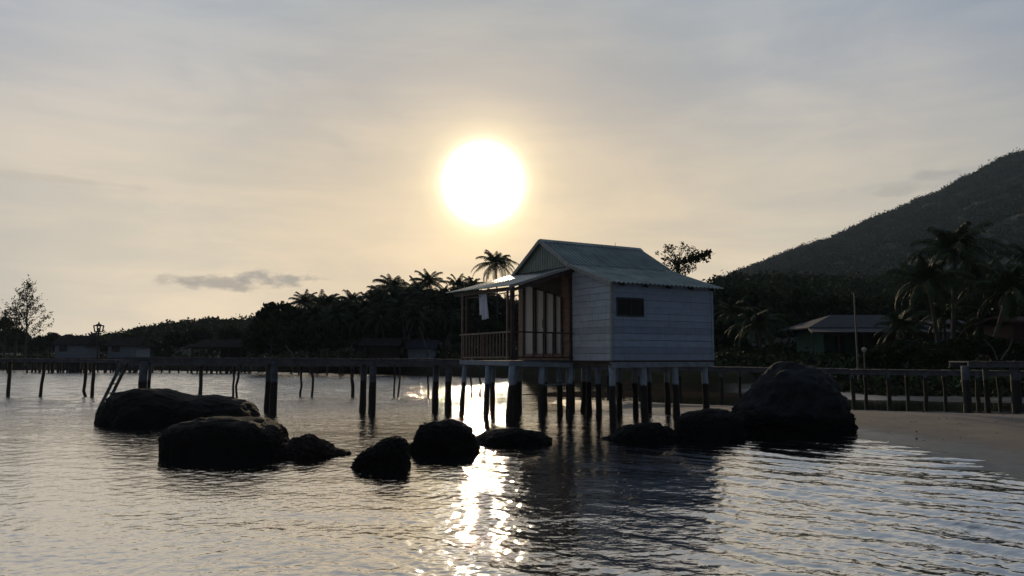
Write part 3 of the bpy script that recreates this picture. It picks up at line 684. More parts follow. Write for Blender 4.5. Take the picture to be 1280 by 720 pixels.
# little lamp and mast behind the right jetty
q = at(1081, 460, 33.2)
sm_ = empty('bollard_lamp', (q.x, 33.2, 1.45), 0, 'small pale lamp on a short post on the right jetty', 'lamp')
MB().tube([(0, 0, 0), (0, 0, .72)], [.025, .02], 7).build('post', M['metalpole'], sm_)
MB().tube([(0, 0, .72), (0, 0, .80), (0, 0, .88), (0, 0, .92)], [.03, .10, .10, .02], 10).build('lamp_head', M['lampglass'], sm_)
q = at(1072, 440, 36.5)
ms = empty('mast', (q.x, 36.5, .9), 0, 'tall thin bare pole rising behind the right jetty in front of the long house', 'pole')
b_ = at(1067.5, 366, 36.5)
MB().tube([(0, 0, 0), (b_.x-q.x, 0, b_.z-.9)], [.05, .028], 7).build('pole', M['metalpole'], ms)
MB().tube([((b_.x-q.x)*.97, 0, b_.z-1.1), ((b_.x-q.x)+.12, 0, b_.z-1.1)], [.01, .01], 5).build('cross_arm', M['metalpole'], ms)

# ------------------------------------------------------------------ far stilt huts and walkway
def gable_roof(x0, x1, y0, y1, z0, z1, hip=.0, th=.12):
    ym = (y0+y1)/2
    top = [(x0, y0, z0), (x1, y0, z0), (x1, y1, z0), (x0, y1, z0), (x0+hip, ym, z1), (x1-hip, ym, z1)]
    bot = [(a, b, c-th) for a, b, c in top]
    f = [(0,1,5,4),(2,3,4,5),(0,4,3),(1,2,5)]
    e = [(0,6,7,1),(1,7,8,2),(2,8,9,3),(3,9,6,0)]
    return MB().add(top+bot, f+[tuple(i+6 for i in q[::-1]) for q in f]+e)
def far_hut(x0, x1, ytop, ybase_wall, Yd, label, wallmat, zoff=0, open_=False, porch_left=True):
    a, b = at(x0, 448, Yd), at(x1, 448, Yd); wd = b.x-a.x; c = Vector(((a.x+b.x)/2, Yd, 0))
    zt = at(x0, ytop, Yd).z; zf = at(x0, 447.5, Yd).z; ze = zt-(zt-zf)*.42
    h = empty('stilt_hut' if not open_ else 'pavilion', c, 0, label, 'hut' if not open_ else 'pavilion')
    hw = wd/2; dp = 4.0
    rf = gable_roof(-hw-.45, hw+.45, -.5, dp+.5, ze, zt, hip=.08 if not open_ else 1.1).build('roof', M['thatch'], h)
    if not open_:
        MB().box((-hw, 0, zf), (hw, .08, ze)).box((hw-.08, .08, zf), (hw, dp, ze)).box((-hw, .08, zf), (-hw+.08, dp, ze)).box((-hw+.08, dp-.08, zf), (hw-.08, dp, ze)).build('wall', wallmat, h)
        wn = MB().box((-hw*.72, -.03, zf+.75*(ze-zf)/1.2-.25), (-hw*.15, -.004, zf+.95*(ze-zf))).build('window', M['frame'], h)
    else:
        for k in range(5): MB().beam((-hw+k*wd/4, 0, zf), (-hw+k*wd/4, 0, ze), .14, .14).build('roof_post', M['farwood'], h)
        for k in (0, 4): MB().beam((-hw+k*wd/4, dp, zf), (-hw+k*wd/4, dp, ze), .14, .14).build('roof_post', M['farwood'], h)
        MB().box((-hw, 0, zf+.55), (hw, .06, zf+.68)).build('railing', M['farwood'], h)
        MB().box((-hw*.1, 2.2, zf), (hw, 2.3, ze)).build('back_wall', M['farwood'], h)
        MB().beam((-hw-.1, 0, ze-.15), (hw+.1, 0, ze-.15), .1, .2).build('eave_beam', M['farwood'], h)
    MB().box((-hw-.3, -.4, zf-.2), (hw+.3, dp, zf-.001)).build('floor', M['pole'], h)
    k = 0
    for sx in np.linspace(-hw, hw, 6):
        for sy in (-.2, 1.8, 3.6):
            stilt(sx+random.uniform(-.15, .15), sy, h, r=.12, mat=M['pole'], top=zf-.2, zb=-.7, seed=200+k, n=6, crook=.02); k += 1
    return h
far_hut(68, 104, 419, 447, 104, 'far pale blue stilt hut with a porch, left of the lamp post', M['farwall'])
far_hut(134, 170, 421, 447, 106, 'far pale blue stilt hut just right of the lamp post', M['farwall'])
far_hut(240, 301, 424, 447, 100, 'far brown open pavilion on stilts with a long dark hipped roof', M['farwood'], open_=True)
q = at(42, 430, 104); po = empty('porch_shelter', (at(55, 448, 104).x, 103.6, 0), 0, 'low dark flat porch shelter on posts left of the far pale blue hut', 'shelter')
wpx = 104/960
MB().box((-14*wpx, 0, 3.75), (10*wpx, 3, 3.95)).build('roof', M['thatch'], po)
for k in (-12, 8): MB().beam((k*wpx, .1, 1.9), (k*wpx, .1, 3.75), .12, .12).build('roof_post', M['pole'], po)
MB().box((-14*wpx, 0, 1.7), (10*wpx, 3, 1.9)).build('floor', M['pole'], po)
for k in np.linspace(-13, 9, 5): stilt(k*wpx, 1.0, po, r=.12, mat=M['pole'], top=1.7, zb=-.7, seed=int(300+k), n=6)
wk = jetty_label('walkway', 'long low far walkway on many short stilts linking the distant huts')
for (x0, x1, Yd) in ((-40, 70, 103), (70, 240, 102.5), (240, 400, 98.5)):
    a, b = at(x0, 448, Yd).x, at(x1, 448, Yd).x
    MB().box((a, Yd-.6, 1.55), (b-.01, Yd+.6, 1.8)).build('deck', M['pole'], wk)
    n = int((b-a)/1.15)
    if x0 > 200:
        MB().box((a, Yd-.5, .35), (b-.01, Yd-.4, .5)).build('brace', M['pole'], wk)
        n = n//2
    for i in range(n):
        if i*1.15 < 0: continue
        X_ = a+(b-a)*(i+random.random()*.7)/n
        MB().tube([(X_, Yd+random.choice((-.4, .4)), -.6), (X_, Yd, 1.55)], [.13, .11], 6).build('post', M['pole'], wk)

# ------------------------------------------------------------------ right side house, sheds
hs = empty('house', (at(1097, 448, 62).x, 62, 0), 0, 'long low house with grey sheet roofs and green wall behind the right jetty', 'house')
k = 62/960.
zr = lambda y: at(640, y, 62).z
gable_roof(-82*k, 92*k, 0.4, 8, zr(409), zr(390), hip=3.4, th=.1).build('roof', M['houseroof'], hs)
MB().add([(-94*k,-2.2,zr(416)),(86*k,-2.2,zr(416)),(92*k,.5,zr(410)),(-82*k,.5,zr(410)),(-94*k,-2.2,zr(416)-.12),(86*k,-2.2,zr(416)-.12),(92*k,.5,zr(410)-.12),(-82*k,.5,zr(410)-.12)],
   [(0,1,2,3),(7,6,5,4),(0,4,5,1),(1,5,6,2),(2,6,7,3),(3,7,4,0)]).build('porch_roof', M['houseroof'], hs)
MB().box((-60*k, 1, 1.0), (-18*k, 7, zr(410)-.1)).build('green_wall', M['housegreen'], hs)
MB().box((-17.9*k, 1.5, 1.0), (84*k, 7, zr(410)-.1)).build('wall', M['farwood'], hs)
MB().box((-46*k, .93, 1.2), (-34*k, .99, zr(420))).build('door', M['frame'], hs)
for a_ in (-92, -60, -30, 0, 30): MB().beam((a_*k, -2.0, .9), (a_*k, -2.0, zr(416)-.1), .1, .1).build('porch_post', M['pole'], hs)
h2 = empty('house', (at(1190, 448, 66).x, 66, 0), 0, 'small pale blue walled house half hidden behind the palm trunks', 'house')
k2 = 66/960.
gable_roof(-30*k2, 26*k2, -1, 4, at(640, 405, 66).z, at(640, 397, 66).z, hip=1.).build('roof', M['houseroof'], h2)
MB().box((-24*k2, 0, 1), (20*k2, 3.4, at(640, 407, 66).z)).build('wall', M['farwall'], h2)
sh = empty('shed', (at(1284, 448, 48).x, 48, 0), 0, 'red-brown shed cut off by the right edge', 'shed')
MB().box((-.75, 0, .9), (3, 3, at(640, 404, 48).z)).build('wall', M['redwall'], sh)
gable_roof(-1.1, 3.3, -.5, 3.5, at(640, 404, 48).z+.1, at(640, 394, 48).z).build('roof', M['redwall'], sh)
sk = empty('shack', (at(479, 448, 88).x, 88, 0), 0, 'dim brown shack in the shade of the palm grove', 'shack')
k3 = 88/960.
MB().box((-17*k3, 0, 1), (17*k3, 3, at(640, 432, 88).z)).build('wall', M['farwood'], sk)
gable_roof(-30*k3, 22*k3, -1, 4, at(640, 432, 88).z, at(640, 422, 88).z).build('roof', M['thatch'], sk)
for a_ in (-28, -22): MB().beam((a_*k3, -.7, .8), (a_*k3, -.7, at(640, 433, 88).z), .15, .15).build('porch_post', M['farwood'], sk)
s2 = empty('shack', (at(525, 448, 90).x, 90, 0), 0, 'second dim shack, grey roofed, between the leaning trunks and the veranda', 'shack')
MB().box((-1.4, 0, 1), (1.6, 3, 3.1)).build('wall', M['beam'], s2)
gable_roof(-1.8, 2.0, -.6, 3.6, 3.1, 4.1).build('roof', M['houseroof'], s2)

# ------------------------------------------------------------------ vegetation
def quads(C, size, rg, flat=.0, elong=1.6):
    """random leaf quads at centres C"""
    n = len(C); d = rg.normal(size=(n, 3)); d[:, 2] *= (1-flat); d /= np.linalg.norm(d, axis=1)[:, None]
    e = rg.normal(size=(n, 3)); e -= (e*d).sum(1)[:, None]*d; e /= np.linalg.norm(e, axis=1)[:, None]
    s_ = size*rg.uniform(.6, 1.4, n)[:, None]; a = d*s_*elong/2; b = e*s_/2
    V = np.stack([C-a, C-b*.9+a*.1, C+a, C+b*.9+a*.1], 1).reshape(-1, 3)
    return V, np.arange(4*n).reshape(-1, 4)
def tree_proto(name, h, cr, ch, nclump, nleaf, size, seed, leafmat, airy=False, trunk_r=.14, lean=0.):
    rg = np.random.default_rng(seed); rr = random.Random(seed)
    root = empty(name, (0, 0, 0)); tb = MB()
    bend = [(lean*k*k + rr.uniform(-.1, .1)*k, rr.uniform(-.1, .1)*k) for k in (0, .25, .5, .75, 1)]
    th_ = h-ch*.55
    tp = [(bend[i][0], bend[i][1], -.6+(th_+.6)*i/4) for i in range(5)]
    tb.tube(tp, [trunk_r*1.3, trunk_r, trunk_r*.85, trunk_r*.7, trunk_r*.5], 7)
    C = []
    for i in range(nclump):
        u = rr.uniform(0, 6.283); v = rr.uniform(-.75, 1); r_ = (1-v*v)**.5*rr.uniform(.45, 1.)*(1.1 if v < .2 else 1)
        p = Vector((lean+cr*r_*math.cos(u)*rr.uniform(.8, 1.15), cr*r_*math.sin(u), h-ch*.5+ch*.5*v*rr.uniform(.75, 1.05)))
        C.append(p)
        if i % 2 == 0 or airy:
            k = rr.uniform(.45, .98); a = Vector(tp[3]).lerp(Vector(tp[4]), k) if k > .5 else Vector(tp[2]).lerp(Vector(tp[3]), k*2)
            mid = a.lerp(p, .5)+Vector((rr.uniform(-.2, .2), rr.uniform(-.2, .2), rr.uniform(-.1, .3)))
            tb.tube([a, mid, p], [trunk_r*.38, trunk_r*.22, trunk_r*.08], 5, cap=False)
    P = []
    for c in C:
        rad = rr.uniform(.5, 1.1)*cr*.30*(.8 if airy else 1.1)
        q = rg.normal(size=(nleaf, 3)); q /= np.linalg.norm(q, axis=1)[:, None]; q *= rad*rg.uniform(.3, 1.1, nleaf)[:, None]**.6
        q[:, 2] *= .7
        P.append(np.array(c)+q)
    V, Fq = quads(np.concatenate(P), size, rg)
    np_mesh('crown', V, Fq, leafmat, root); tb.build('trunk', M['bark'], root, smooth=True)
    return root
def palm_proto(seed, h, fl=3.3, nf=24, lean=.8, droop=1.0, dead=4):
    rr = random.Random(seed); root = empty('coconut_palm', (0, 0, 0))
    n = 9; pts = []; rd = []
    la = rr.uniform(0, 6.28)
    for i in range(n):
        k = i/(n-1); o = lean*(k**1.6)
        pts.append((o*math.cos(la)+.04*math.sin(i*2), o*math.sin(la), -.6+(h+.6)*k)); rd.append(.19-.085*k+(.09 if i == 0 else 0))
    MB().tube(pts, rd, 8).build('trunk', M['bark'], root, smooth=True)
    top = Vector(pts[-1]); V = []; Fc = []
    def tri(a, b, c): k = len(V); V.extend([a, b, c]); Fc.append((k, k+1, k+2))
    def quad(a, b, c, d): k = len(V); V.extend([a, b, c, d]); Fc.append((k, k+1, k+2)); Fc.append((k, k+2, k+3))
    for i in range(nf):
        az_ = i*2.39996+rr.uniform(-.25, .25); kk = i/(nf-1)
        el0 = R(82-105*kk**.9+rr.uniform(-8, 8)); L_ = fl*rr.uniform(.82, 1.1)*(.75+.4*min(1, kk*2.2)); dr = R(rr.uniform(70, 105))*droop*(.75+.35*kk)
        m = 16; p = top.copy(); sp_ = []; hd = Vector((math.cos(az_), math.sin(az_), 0)); tw_ = rr.uniform(-.2, .2)
        for j in range(m+1):
            t = j/m; e_ = el0-dr*t**1.35; d = hd*math.cos(e_)+Vector((0, 0, math.sin(e_))); sp_.append((p.copy(), d)); p = p+d*(L_/m)
        sidev = Vector((-hd.y, hd.x, 0))
        for j in range(m):
            a, d = sp_[j]; b, _ = sp_[j+1]; w_ = .035*(1-j/m)+.008
            quad(a-sidev*w_, a+sidev*w_, b+sidev*w_, b-sidev*w_)
            quad(a-Vector((0,0,w_)), a+Vector((0,0,w_)), b+Vector((0,0,w_)), b-Vector((0,0,w_)))
            if j < 2: continue
            for sub in (0, .5):
                t = (j+sub)/m; q = a.lerp(b, sub); ll = fl*.26*math.sin(min(1, .25+t*1.0)*math.pi*.86)**.7*rr.uniform(.8, 1.1)
                for sg in (-1, 1):
                    upv = d.cross(sidev).normalized()
                    if upv.z < 0: upv = -upv
                    dirl = (sidev*sg*.85 + d*.55 - Vector((0,0,1))*(.35+.5*t+rr.uniform(-.15, .3)) + upv*.1).normalized()
                    mid = q+dirl*ll*.55; tip = q+dirl*ll*.85-Vector((0,0,1))*ll*.28; wv = d*.045
                    quad(q-wv, q+wv, mid+wv*.9, mid-wv*.9); tri(mid-wv*.9, mid+wv*.9, tip)
    me = bpy.data.meshes.new('crown'); me.from_pydata([tuple(v) for v in V], [], Fc); me.update()
    link('crown', me, M['palmleaf'], root)
    cn = MB()
    for i in range(7):
        a = rr.uniform(0, 6.28); c = top+Vector((.22*math.cos(a), .22*math.sin(a), -.28+rr.uniform(-.1, .1)))
        cn.tube([c+Vector((0,0,.13)), c+Vector((0,0,.07)), c-Vector((0,0,.05)), c-Vector((0,0,.13))], [.03, .11, .11, .03], 7)
    cn.build('coconuts', M['bark'], root)
    root['h'] = h; root['tx'] = top.x; root['ty'] = top.y
    return root
palms = [palm_proto(100+i, 11, fl=f_, nf=n_, lean=l_, droop=d_) for i, (f_, n_, l_, d_) in enumerate([(3.4, 27, .8, 1.), (3.1, 24, 1.3, .85), (3.7, 30, .5, 1.1), (3.3, 21, 1.8, 1.0), (3.0, 32, 2.4, 1.25), (3.9, 23, .3, .9)])]
used = set()
def place(protos, i, loc, rz, sc, sz, label, cat, group=None):
    pr_ = protos[i]; o = pr_ if pr_.name not in used else copy_tree(pr_)
    used.add(pr_.name); o.location = loc; o.rotation_euler = (0, 0, rz); o.scale = (sc, sc, sz)
    tag(o, label, cat, group)
    for k in ('h', 'tx', 'ty'):
        if k in o.keys(): pass
    return o
def palm(px, py, Yd, label, i=0, sc=1., rz=None, group=None):
    c = at(px, py, Yd); rz = random.uniform(0, 6.28) if rz is None else rz; p = palms[i]
    h = p['h']; gz = gh(c.x, Yd); sz = (c.z-gz)/h
    tx, ty = p['tx']*sc, p['ty']*sc
    dx = tx*math.cos(rz)-ty*math.sin(rz); dy = tx*math.sin(rz)+ty*math.cos(rz)
    o = place(palms, i, (c.x-dx, Yd-dy, gz), rz, sc, sc, label, 'palm tree', group)
    # taller or shorter trunks: stretch the trunk alone, keep the crown's own proportions
    for ch in o.children:
        if ch.name.startswith('trunk'): ch.scale = (1, 1, sz/1.)
        else: ch.location = (0, 0, (c.z-gz)/sc-h if sc else 0)
    for ch in o.children:
        if ch.name.startswith('trunk'): ch.scale = (1, 1, (c.z-gz)/sc/h)
    return o
GP = 'coconut palms of the grove'
palm(620, 330, 100, 'tall lone coconut palm standing above the grove just left of the hut roof', 2, .86, group=GP)
palm(381, 379, 98, 'leftmost coconut palm crown showing over the left grove', 1, .80, group=GP)
palm(411, 379, 102, 'second coconut palm crown from the left over the grove', 2, .68, group=GP)
palm(440, 378, 99, 'third coconut palm crown from the left over the grove', 0, .78, group=GP)
palm(489, 359, 99, 'full coconut palm crown halfway along the grove skyline', 2, .80, group=GP)
palm(465, 376, 104, 'coconut palm crown low between the third and the full palm', 3, .72, group=GP)
palm(535, 353, 98, 'coconut palm with an upright spear leaf left of the veranda roof tip', 1, .86, group=GP)
palm(572, 358, 101, 'coconut palm crown right above the veranda roof tip', 3, .80, group=GP)
LM = 'coconut palm inside the dark grove, its crown lost among the others'
for (px, py, Yd, i) in [(510, 372, 95, 0), (553, 372, 103, 1), (420, 395, 92, 3), (475, 398, 92, 1), (560, 398, 94, 0), (600, 374, 104, 2), (395, 396, 96, 2), (520, 395, 92, 3), (592, 396, 97, 1), (445, 400, 93, 0), (590, 352+8, 112, 0), (635, 380, 104, 3), (500, 384, 92, 5), (430, 386, 94, 4), (455, 388, 97, 5), (540, 380, 100, 4), (522, 366, 103, 5), (476, 370, 105, 4), (401, 384, 104, 5)]:
    palm(px, py, Yd, LM, (i+random.choice((0, 0, 4))) % 6, random.uniform(.75, .9), group=GP)
GR = 'coconut palms on the right shore'
palm(1194, 313, 52, 'tallest coconut palm on the right shore, against the forested hill', 2, .92, group=GR)
palm(1158, 352, 50, 'coconut palm just left of the tallest one, drooping over the long house', 0, .85, group=GR)
palm(1224, 352, 54, 'coconut palm just right of the tallest one', 3, .85, group=GR)
palm(1262, 362, 47, 'coconut palm with a pale trunk near the right edge', 1, .95, group=GR)
palm(1300, 335, 52, 'coconut palm whose crown is cut off by the right edge', 0, .95, group=GR)
palm(1128, 408, 50, 'young low coconut palm in front of the long house', 1, .62, group=GR)
palm(946, 405, 60, 'low coconut palm with arching fronds just right of the hut', 2, .75, group=GR)
palm(918, 392, 72, 'coconut palm in the shade close behind the hut corner', 0, .8, group=GR)
palm(1180, 395, 55, 'low coconut palm between the two pale trunks on the right shore', 3, .7, group=GR)
palm(1236, 400, 53, 'low coconut palm behind the landing platform', 0, .7, group=GR)

broad = [tree_proto('broadleaf_tree', 8, 2.6, 4.6, 46, 75, .30, 31, M['leaf']), tree_proto('broadleaf_tree', 8, 3.1, 4.2, 52, 75, .32, 32, M['leaf']),
         tree_proto('broadleaf_tree', 8, 2.3, 5.2, 44, 75, .30, 33, M['leaf2']), tree_proto('broadleaf_tree', 8, 3.4, 5., 58, 70, .34, 34, M['leaf'])]
def tree(px, py, Yd, label, i, group=None, wide=1.):
    c = at(px, py, Yd); gz = gh(c.x, Yd); s_ = (c.z-gz)/8.
    place(broad, i, (c.x, Yd, gz), random.uniform(0, 6.28), s_*wide, s_, label, 'tree', group)
GT = 'broadleaf trees of the left grove'
tree(348, 381, 96, 'rounded dark tree at the left end of the grove', 0, GT)
LT = 'dark broadleaf tree filling the left grove under the palm crowns'
for (px, py, Yd, i) in [(366, 387, 99, 1), (395, 390, 101, 2), (422, 386, 104, 3), (450, 380, 100, 0), (478, 370, 104, 1), (505, 366, 102, 3), (530, 366, 106, 0), (556, 364, 105, 2), (585, 364, 106, 1), (432, 378, 106, 2), (515, 368, 100, 2), (612, 372, 110, 3),
                        (640, 385, 108, 0), (340, 402, 90, 3), (375, 404, 92, 0), (410, 405, 90, 1), (455, 405, 94, 2), (495, 402, 96, 3), (540, 400, 95, 1), (580, 402, 93, 0), (615, 400, 95, 3), (660, 395, 100, 2), (330, 398, 110, 2), (345, 392, 105, 1)]:
    tree(px, py, Yd, LT, i, GT)
GF = 'trees on the far left shore'
LF = 'low far tree on the left shore behind the huts'
for (px, py, Yd, i) in [(0, 398, 138, 0), (22, 412, 134, 1), (48, 420, 132, 2), (65, 417, 140, 1), (85, 420, 136, 3), (112, 425, 135, 2), (130, 427, 142, 0), (-25, 402, 140, 3), (190, 424, 124, 2), (220, 416, 126, 1), (160, 420, 130, 3),
                        (310, 415, 118, 0), (290, 412, 126, 3), (250, 412, 128, 1), (325, 420, 108, 1), (205, 430, 118, 0)]:
    tree(px, py, Yd, LF if py < 425 else 'low far bush-like tree beside the far pavilion', i, GF)
GB = 'broadleaf trees on the right shore'
LB = 'dark broadleaf tree in the mass behind the right shore'
for (px, py, Yd, i) in [(885, 372, 84, 0), (905, 365, 90, 3), (930, 362, 96, 1), (965, 364, 92, 2), (1000, 368, 90, 3), (1035, 372, 86, 0), (1070, 372, 88, 1), (1105, 370, 84, 2), (1140, 372, 80, 3), (1175, 368, 78, 0), (1210, 366, 76, 1),
                        (1250, 360, 74, 3), (1290, 350, 72, 2), (1320, 345, 70, 0), (985, 395, 76, 1), (900, 405, 70, 3), (1015, 408, 74, 0), (1150, 400, 70, 2), (1215, 405, 62, 3), (1265, 398, 60, 0), (1290, 380, 62, 1), (1230, 385, 68, 2), (930, 425, 60, 0), (1330, 390, 50, 3)]:
    tree(px, py, Yd, LB, i, GB)
for (px, py, Yd) in [(1140, 425, 46), (1195, 425, 47), (1228, 420, 47), (1165, 430, 44), (1105, 432, 48), (1255, 425, 46), (1290, 420, 46)]:
    tree(px, py, Yd, 'low leafy tree crowding under the right shore palms', random.randrange(4), GB, 1.3)
for (px, py, Yd, i) in [(676, 372, 100, 3), (700, 368, 104, 1), (726, 366, 98, 0), (752, 366, 102, 3), (778, 366, 97, 2), (804, 366, 100, 1), (830, 368, 94, 3), (858, 370, 90, 0)]:
    tree(px, py, Yd, 'dark tree on the shore straight behind the hut, glimpsed only past its posts', i, 'trees hidden behind the hut', 1.2)
# airy trees
c = at(850, 303, 58); gz = gh(c.x, 58); s_ = (c.z-gz)/8
a1 = tree_proto('airy_tree', 8, 1.35, 2.4, 52, 15, .10, 72, M['leaf2'], airy=True, trunk_r=.10)
a1.location = (c.x-.2, 58, gz); a1.scale = (s_, s_, s_); tag(a1, 'feathery tree poking above the right end of the hut roof', 'tree')
br = MB(); rg = np.random.default_rng(5); P = []
base_ = Vector((0, 0, 6.6)); tipv = Vector(((at(884, 315, 58).x-c.x+.2)/s_, 0, (at(884, 318, 58).z-gz)/s_))
br.tube([base_, base_.lerp(tipv, .5)+Vector((0, 0, .1)), tipv], [.04, .025, .01], 5)
for k in np.linspace(.25, 1.02, 14):
    p = np.array(base_.lerp(tipv, k)); q = rg.normal(size=(26, 3))*.16; P.append(p+q)
br.build('branch', M['bark'], a1)
V, Fq = quads(np.concatenate(P), .15, rg); np_mesh('branch_leaves', V, Fq, M['leaf2'], a1)
def casuarina(px, ytop, ybase, Yd, seed, label, nb=46, wpx=24):
    """feathery tree: leader with rising twigs clothed in small needles"""
    c = at(px, ytop, Yd); gz = gh(c.x, Yd); h = c.z-gz; rr = random.Random(seed); rg = np.random.default_rng(seed)
    o = empty('casuarina_tree', (c.x, Yd, gz), 0, label, 'tree'); tb = MB(); P = []
    tb.tube([(0, 0, -.5), (.15, 0, h*.4), (-.1, 0, h*.75), (-.35, 0, h)], [.22, .14, .07, .02], 7)
    R0 = wpx/F*Yd
    for i in range(nb):
        k = .30+.68*i/nb; a = Vector((.12-.4*max(0, k-.5), 0, h*k)); az_ = rr.uniform(0, 6.28); L_ = R0*(1.15-k)*rr.uniform(.6, 1.35)
        tip = a+Vector((math.cos(az_)*L_, math.sin(az_)*L_, L_*rr.uniform(.5, 1.3)))
        tb.tube([a, a.lerp(tip, .5)+Vector((0, 0, -.1)), tip], [.045, .03, .012], 4, cap=False)
        n = int(38*L_/R0)+10; t = rg.uniform(.25, 1.03, n)[:, None]; q = np.array(a)*(1-t)+np.array(tip)*t
        P.append(q+rg.normal(size=(n, 3))*np.array([.26, .26, .3]))
    tb.build('trunk', M['bark'], o); V, Fq = quads(np.concatenate(P), .17, rg, elong=2.4); np_mesh('crown', V, Fq, M['leaf2'], o)
casuarina(36, 351, 425, 128, 3, 'tall feathery bare-looking tree against the sky at far left', 52, 30)
casuarina(8, 388, 425, 130, 8, 'smaller feathery tree at the left edge beside the tall one', 40, 22)
casuarina(22, 374, 425, 131, 9, 'slender feathery sapling between the two feathery trees at far left', 26, 14)

# leaning bare trunks and sticks
def stick(name, label, a, b, r, mat='bark', cat='tree'):
    o = empty(name, a, 0, label, cat); d = Vector(b)-Vector(a)
    MB().tube([(0, 0, 0), d*.5+Vector((.1, 0, .05)), d], [r, r*.85, r*.6], 6).build('stem', M[mat], o)
stick('leaning_tree', 'pale bare leaning tree stem at the foot of the left grove', at(368, 447, 84), at(356, 432, 84), .12)
stick('leaning_tree', 'long thin pale bare tree leaning between the two shacks', at(535, 446, 84), at(524, 408, 84), .12)
stick('bare_stick', 'pale bare stick leaning left of the pair behind the landing platform', at(1247, 450, 34), at(1230, 424, 34), .035, cat='stick')
stick('bare_stick', 'pale bare stick leaning right of the pair behind the landing platform', at(1251, 450, 34), at(1266, 424, 34), .035, cat='stick')

# undergrowth along the shore: nobody could count it
def scatter_mass(name, label, pts, nleaf, rad, hgt, size, mat, cat, seed, flat=0., smax=1.3):
    rg = np.random.default_rng(seed); pts = np.asarray(pts); n = len(pts)
    q = rg.normal(size=(n, nleaf, 3)); q /= np.linalg.norm(q, axis=2)[..., None]; q *= rg.uniform(.55, 1.05, (n, nleaf, 1))
    q[..., 2] = np.abs(q[..., 2])*rg.uniform(.8, 1.2, (n, nleaf))-.15
    sc = .6+(smax-.6)*rg.uniform(0, 1, (n, 1))**(1 if smax < 1.5 else 2)
    C = pts[:, None, :] + q*np.stack([rad*sc, rad*sc, hgt*sc*rg.uniform(.7, 1.3, (n, 1))], -1)
    V, Fq = quads(C.reshape(-1, 3), size, rg, flat)
    return tag(np_mesh(name, V, Fq, mat), label, cat, kind='stuff')
def shore_pts(n, x0, x1, d0, d1, seed):
    """points on land, d0..d1 metres behind the mainland shoreline"""
    rg = np.random.default_rng(seed); P = []
    while len(P) < n:
        px = rg.uniform(x0, x1, 4000); Yd = rg.uniform(34, 150, 4000); X_ = (px-640)/F*Yd
        dd = polydist(X_, Yd, MAIN); ok = (dd > d0) & (dd < d1)
        P += list(zip(X_[ok], Yd[ok]))
    P = np.array(P[:n]); return np.column_stack([P, ground_h(P[:, 0], P[:, 1])])
scatter_mass('undergrowth', 'tangled low undergrowth along the top of the shore bank', shore_pts(2200, -60, 1340, 5.5, 22, 1), 60, .9, .9, .26, M['grass'], 'undergrowth', 1)
scatter_mass('undergrowth', 'low weeds and bushes further back under the trees', shore_pts(1100, -60, 1340, 22, 50, 2), 60, 1.5, 1.8, .42, M['leaf'], 'undergrowth', 2)
scatter_mass('bank_weeds', 'thin dry weeds and litter on the face of the shore bank', shore_pts(2600, -60, 1340, 3.2, 7, 3), 24, .5, .28, .15, M['leaf2'], 'weeds', 3)

rg = np.random.default_rng(77); P = []
while len(P) < 420:
    x, y = rg.uniform(4, 26), rg.uniform(11, 32); h_ = gh(x, y)
    if .03 < h_ < .34: P.append((x, y, h_))
m = MB()
for x, y, z in P:
    r_ = float(rg.uniform(.008, .03))*(2.2 if rg.random() < .06 else 1); a = rg.uniform(0, 6.28)
    m.add([(x+r_*math.cos(a+k*1.2566)*rg.uniform(.7, 1.3), y+r_*math.sin(a+k*1.2566)*rg.uniform(.7, 1.3), z-.004) for k in range(5)]+[(x, y, z+r_*.7)], [(k, (k+1) % 5, 5) for k in range(5)])
tag(m.build('beach_litter', M['pole']), 'shell bits, pebbles and twigs scattered on the wet sand', 'litter', kind='stuff')
# forested low hills and mountain
def ridge_interp(pts, Yd):
    a = np.array([[at(x, y, Yd).x, at(x, y, Yd).z] for x, y in pts]); return a
def hill_obj(name, ridge, Yr, Y0, z0, depth, mat):
    """terrain rising from Y0 to the ridge line at Yr and falling behind"""
    a = ridge_interp(ridge, Yr); xs_ = np.linspace(a[0, 0], a[-1, 0], 160); zr_ = np.interp(xs_, a[:, 0], a[:, 1])
    vs = np.linspace(0, 1, 60); rows = []
    for v in vs:
        if v < .7: k = v/.7; Yv = Y0+(Yr-Y0)*k; f = k**.85
        else: k = (v-.7)/.3; Yv = Yr+depth*k; f = 1-k**1.3
        sc_ = Yv/Yr if v < .7 else 1
        zz = z0+(zr_-z0)*f
        rows.append((xs_*(.35+.65*sc_) if v < .7 else xs_, np.full_like(xs_, Yv), zz))
    X_ = np.array([r[0] for r in rows]); Y_ = np.array([r[1] for r in rows]); Z_ = np.array([r[2] for r in rows])
    amp = np.clip((zr_-z0)*.06, .3, 9)[None]*np.sin(np.pi*np.clip(vs/.7, 0, 1))[:, None]
    Z_ = Z_ + (fbm(X_/60, Y_/60, 4, 77)-.5)*2*amp + (np.abs(fbm(X_/45, Y_/140, 3, 55)-.5)-.12)*3.2*amp
    n = len(xs_); i = np.arange(len(vs)-1)[:, None]*n; j = np.arange(n-1)[None]
    Fq = np.stack([i+j, i+j+1, i+n+j+1, i+n+j], -1).reshape(-1, 4)
    V = np.stack([X_, Y_, Z_], -1).reshape(-1, 3)
    tag(np_mesh(name, V, Fq, mat, smooth=True), kind='structure')
    return X_, Y_, Z_
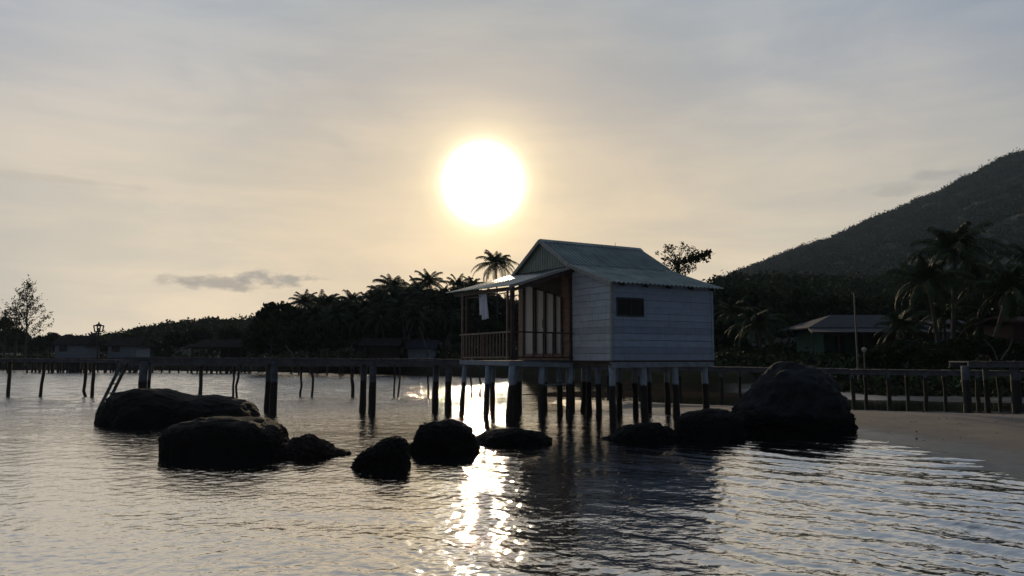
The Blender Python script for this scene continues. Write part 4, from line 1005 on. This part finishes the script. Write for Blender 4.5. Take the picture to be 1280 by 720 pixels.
def forest_on(Xg, Yg, Zg, n, rad, hgt, nleaf, size, seed, name, label, mat, vmax=.8):
    rg = np.random.default_rng(seed); r_, c_ = Xg.shape
    u = rg.uniform(0, c_-1.001, n); v = np.sqrt(rg.uniform(0, 1, n))*(r_*vmax-1.001); ui, vi = u.astype(int), v.astype(int); fu, fv = u-ui, v-vi
    def B(G): return (G[vi, ui]*(1-fu)+G[vi, ui+1]*fu)*(1-fv)+(G[vi+1, ui]*(1-fu)+G[vi+1, ui+1]*fu)*fv
    P = np.column_stack([B(Xg), B(Yg), B(Zg)])
    return scatter_mass(name, label, P, nleaf, rad, hgt, size, mat, 'forest', seed, smax=1.65 if rad > 4 else 1.3)
M['hillsoil'] = material('forest_floor', (.03, .04, .02), (.02, .028, .015), .05, .95, space='World')
mx = [(900, 352), (930, 338), (960, 326), (1000, 313), (1040, 299), (1085, 278), (1120, 264), (1140, 254), (1175, 241), (1200, 227), (1230, 211), (1262, 195), (1285, 191), (1330, 184), (1400, 176), (1500, 175), (1650, 200), (1800, 250)]
g1 = hill_obj('hill', mx, 800, 200, 4, 300, M['hillsoil'])
forest_on(*g1, 11000, 5.2, 4.4, 62, 1.15, 41, 'hill_forest', 'hazy dense forest covering the high hill at right', M['hillleaf'])
lx = [(-160, 436), (0, 432), (90, 433), (130, 428), (170, 420), (215, 411), (255, 407), (300, 406), (345, 405), (420, 402), (520, 402), (640, 410), (760, 420)]
g2 = hill_obj('low_hill', lx, 235, 165, 2.5, 80, M['hillsoil'])
forest_on(*g2, 3000, 2.6, 2.4, 90, .60, 42, 'low_forest', 'far low forest skyline behind the left huts and grove', M['leaf2'])
rx_ = [(820, 400), (860, 378), (890, 362), (915, 352), (960, 352), (1020, 356), (1100, 360), (1180, 358), (1280, 352), (1400, 345)]
g3 = hill_obj('low_hill', rx_, 190, 105, 2.5, 80, M['hillsoil'])
forest_on(*g3, 2000, 2.8, 2.6, 90, .60, 43, 'slope_forest', 'dark forest at the foot of the high hill behind the long house', M['leaf'])

# ------------------------------------------------------------------ haze
hm = bpy.data.materials.new('haze_air'); hm.use_nodes = True; T = NT(hm.node_tree); T.n.clear()
vol = T.new('ShaderNodeVolumePrincipled'); vol.inputs['Color'].default_value = (.6, .8, 1, 1); vol.inputs['Density'].default_value = .00019
vol.inputs['Anisotropy'].default_value = 0.
T.l.new(vol.outputs[0], T.new('ShaderNodeOutputMaterial').inputs['Volume'])
hz = MB().box((-1600, -1600, -12), (1700, 1600, 380)).build('haze', hm); tag(hz, kind='stuff', label='thin pale evening haze over the bay', cat='haze')

# ------------------------------------------------------------------ render settings
scene.view_settings.view_transform = 'Standard'; scene.view_settings.look = 'None'
scene.view_settings.exposure = 0; scene.view_settings.gamma = 1
scene.cycles.max_bounces = 6; scene.cycles.volume_bounces = 0; scene.cycles.sample_clamp_indirect = 6
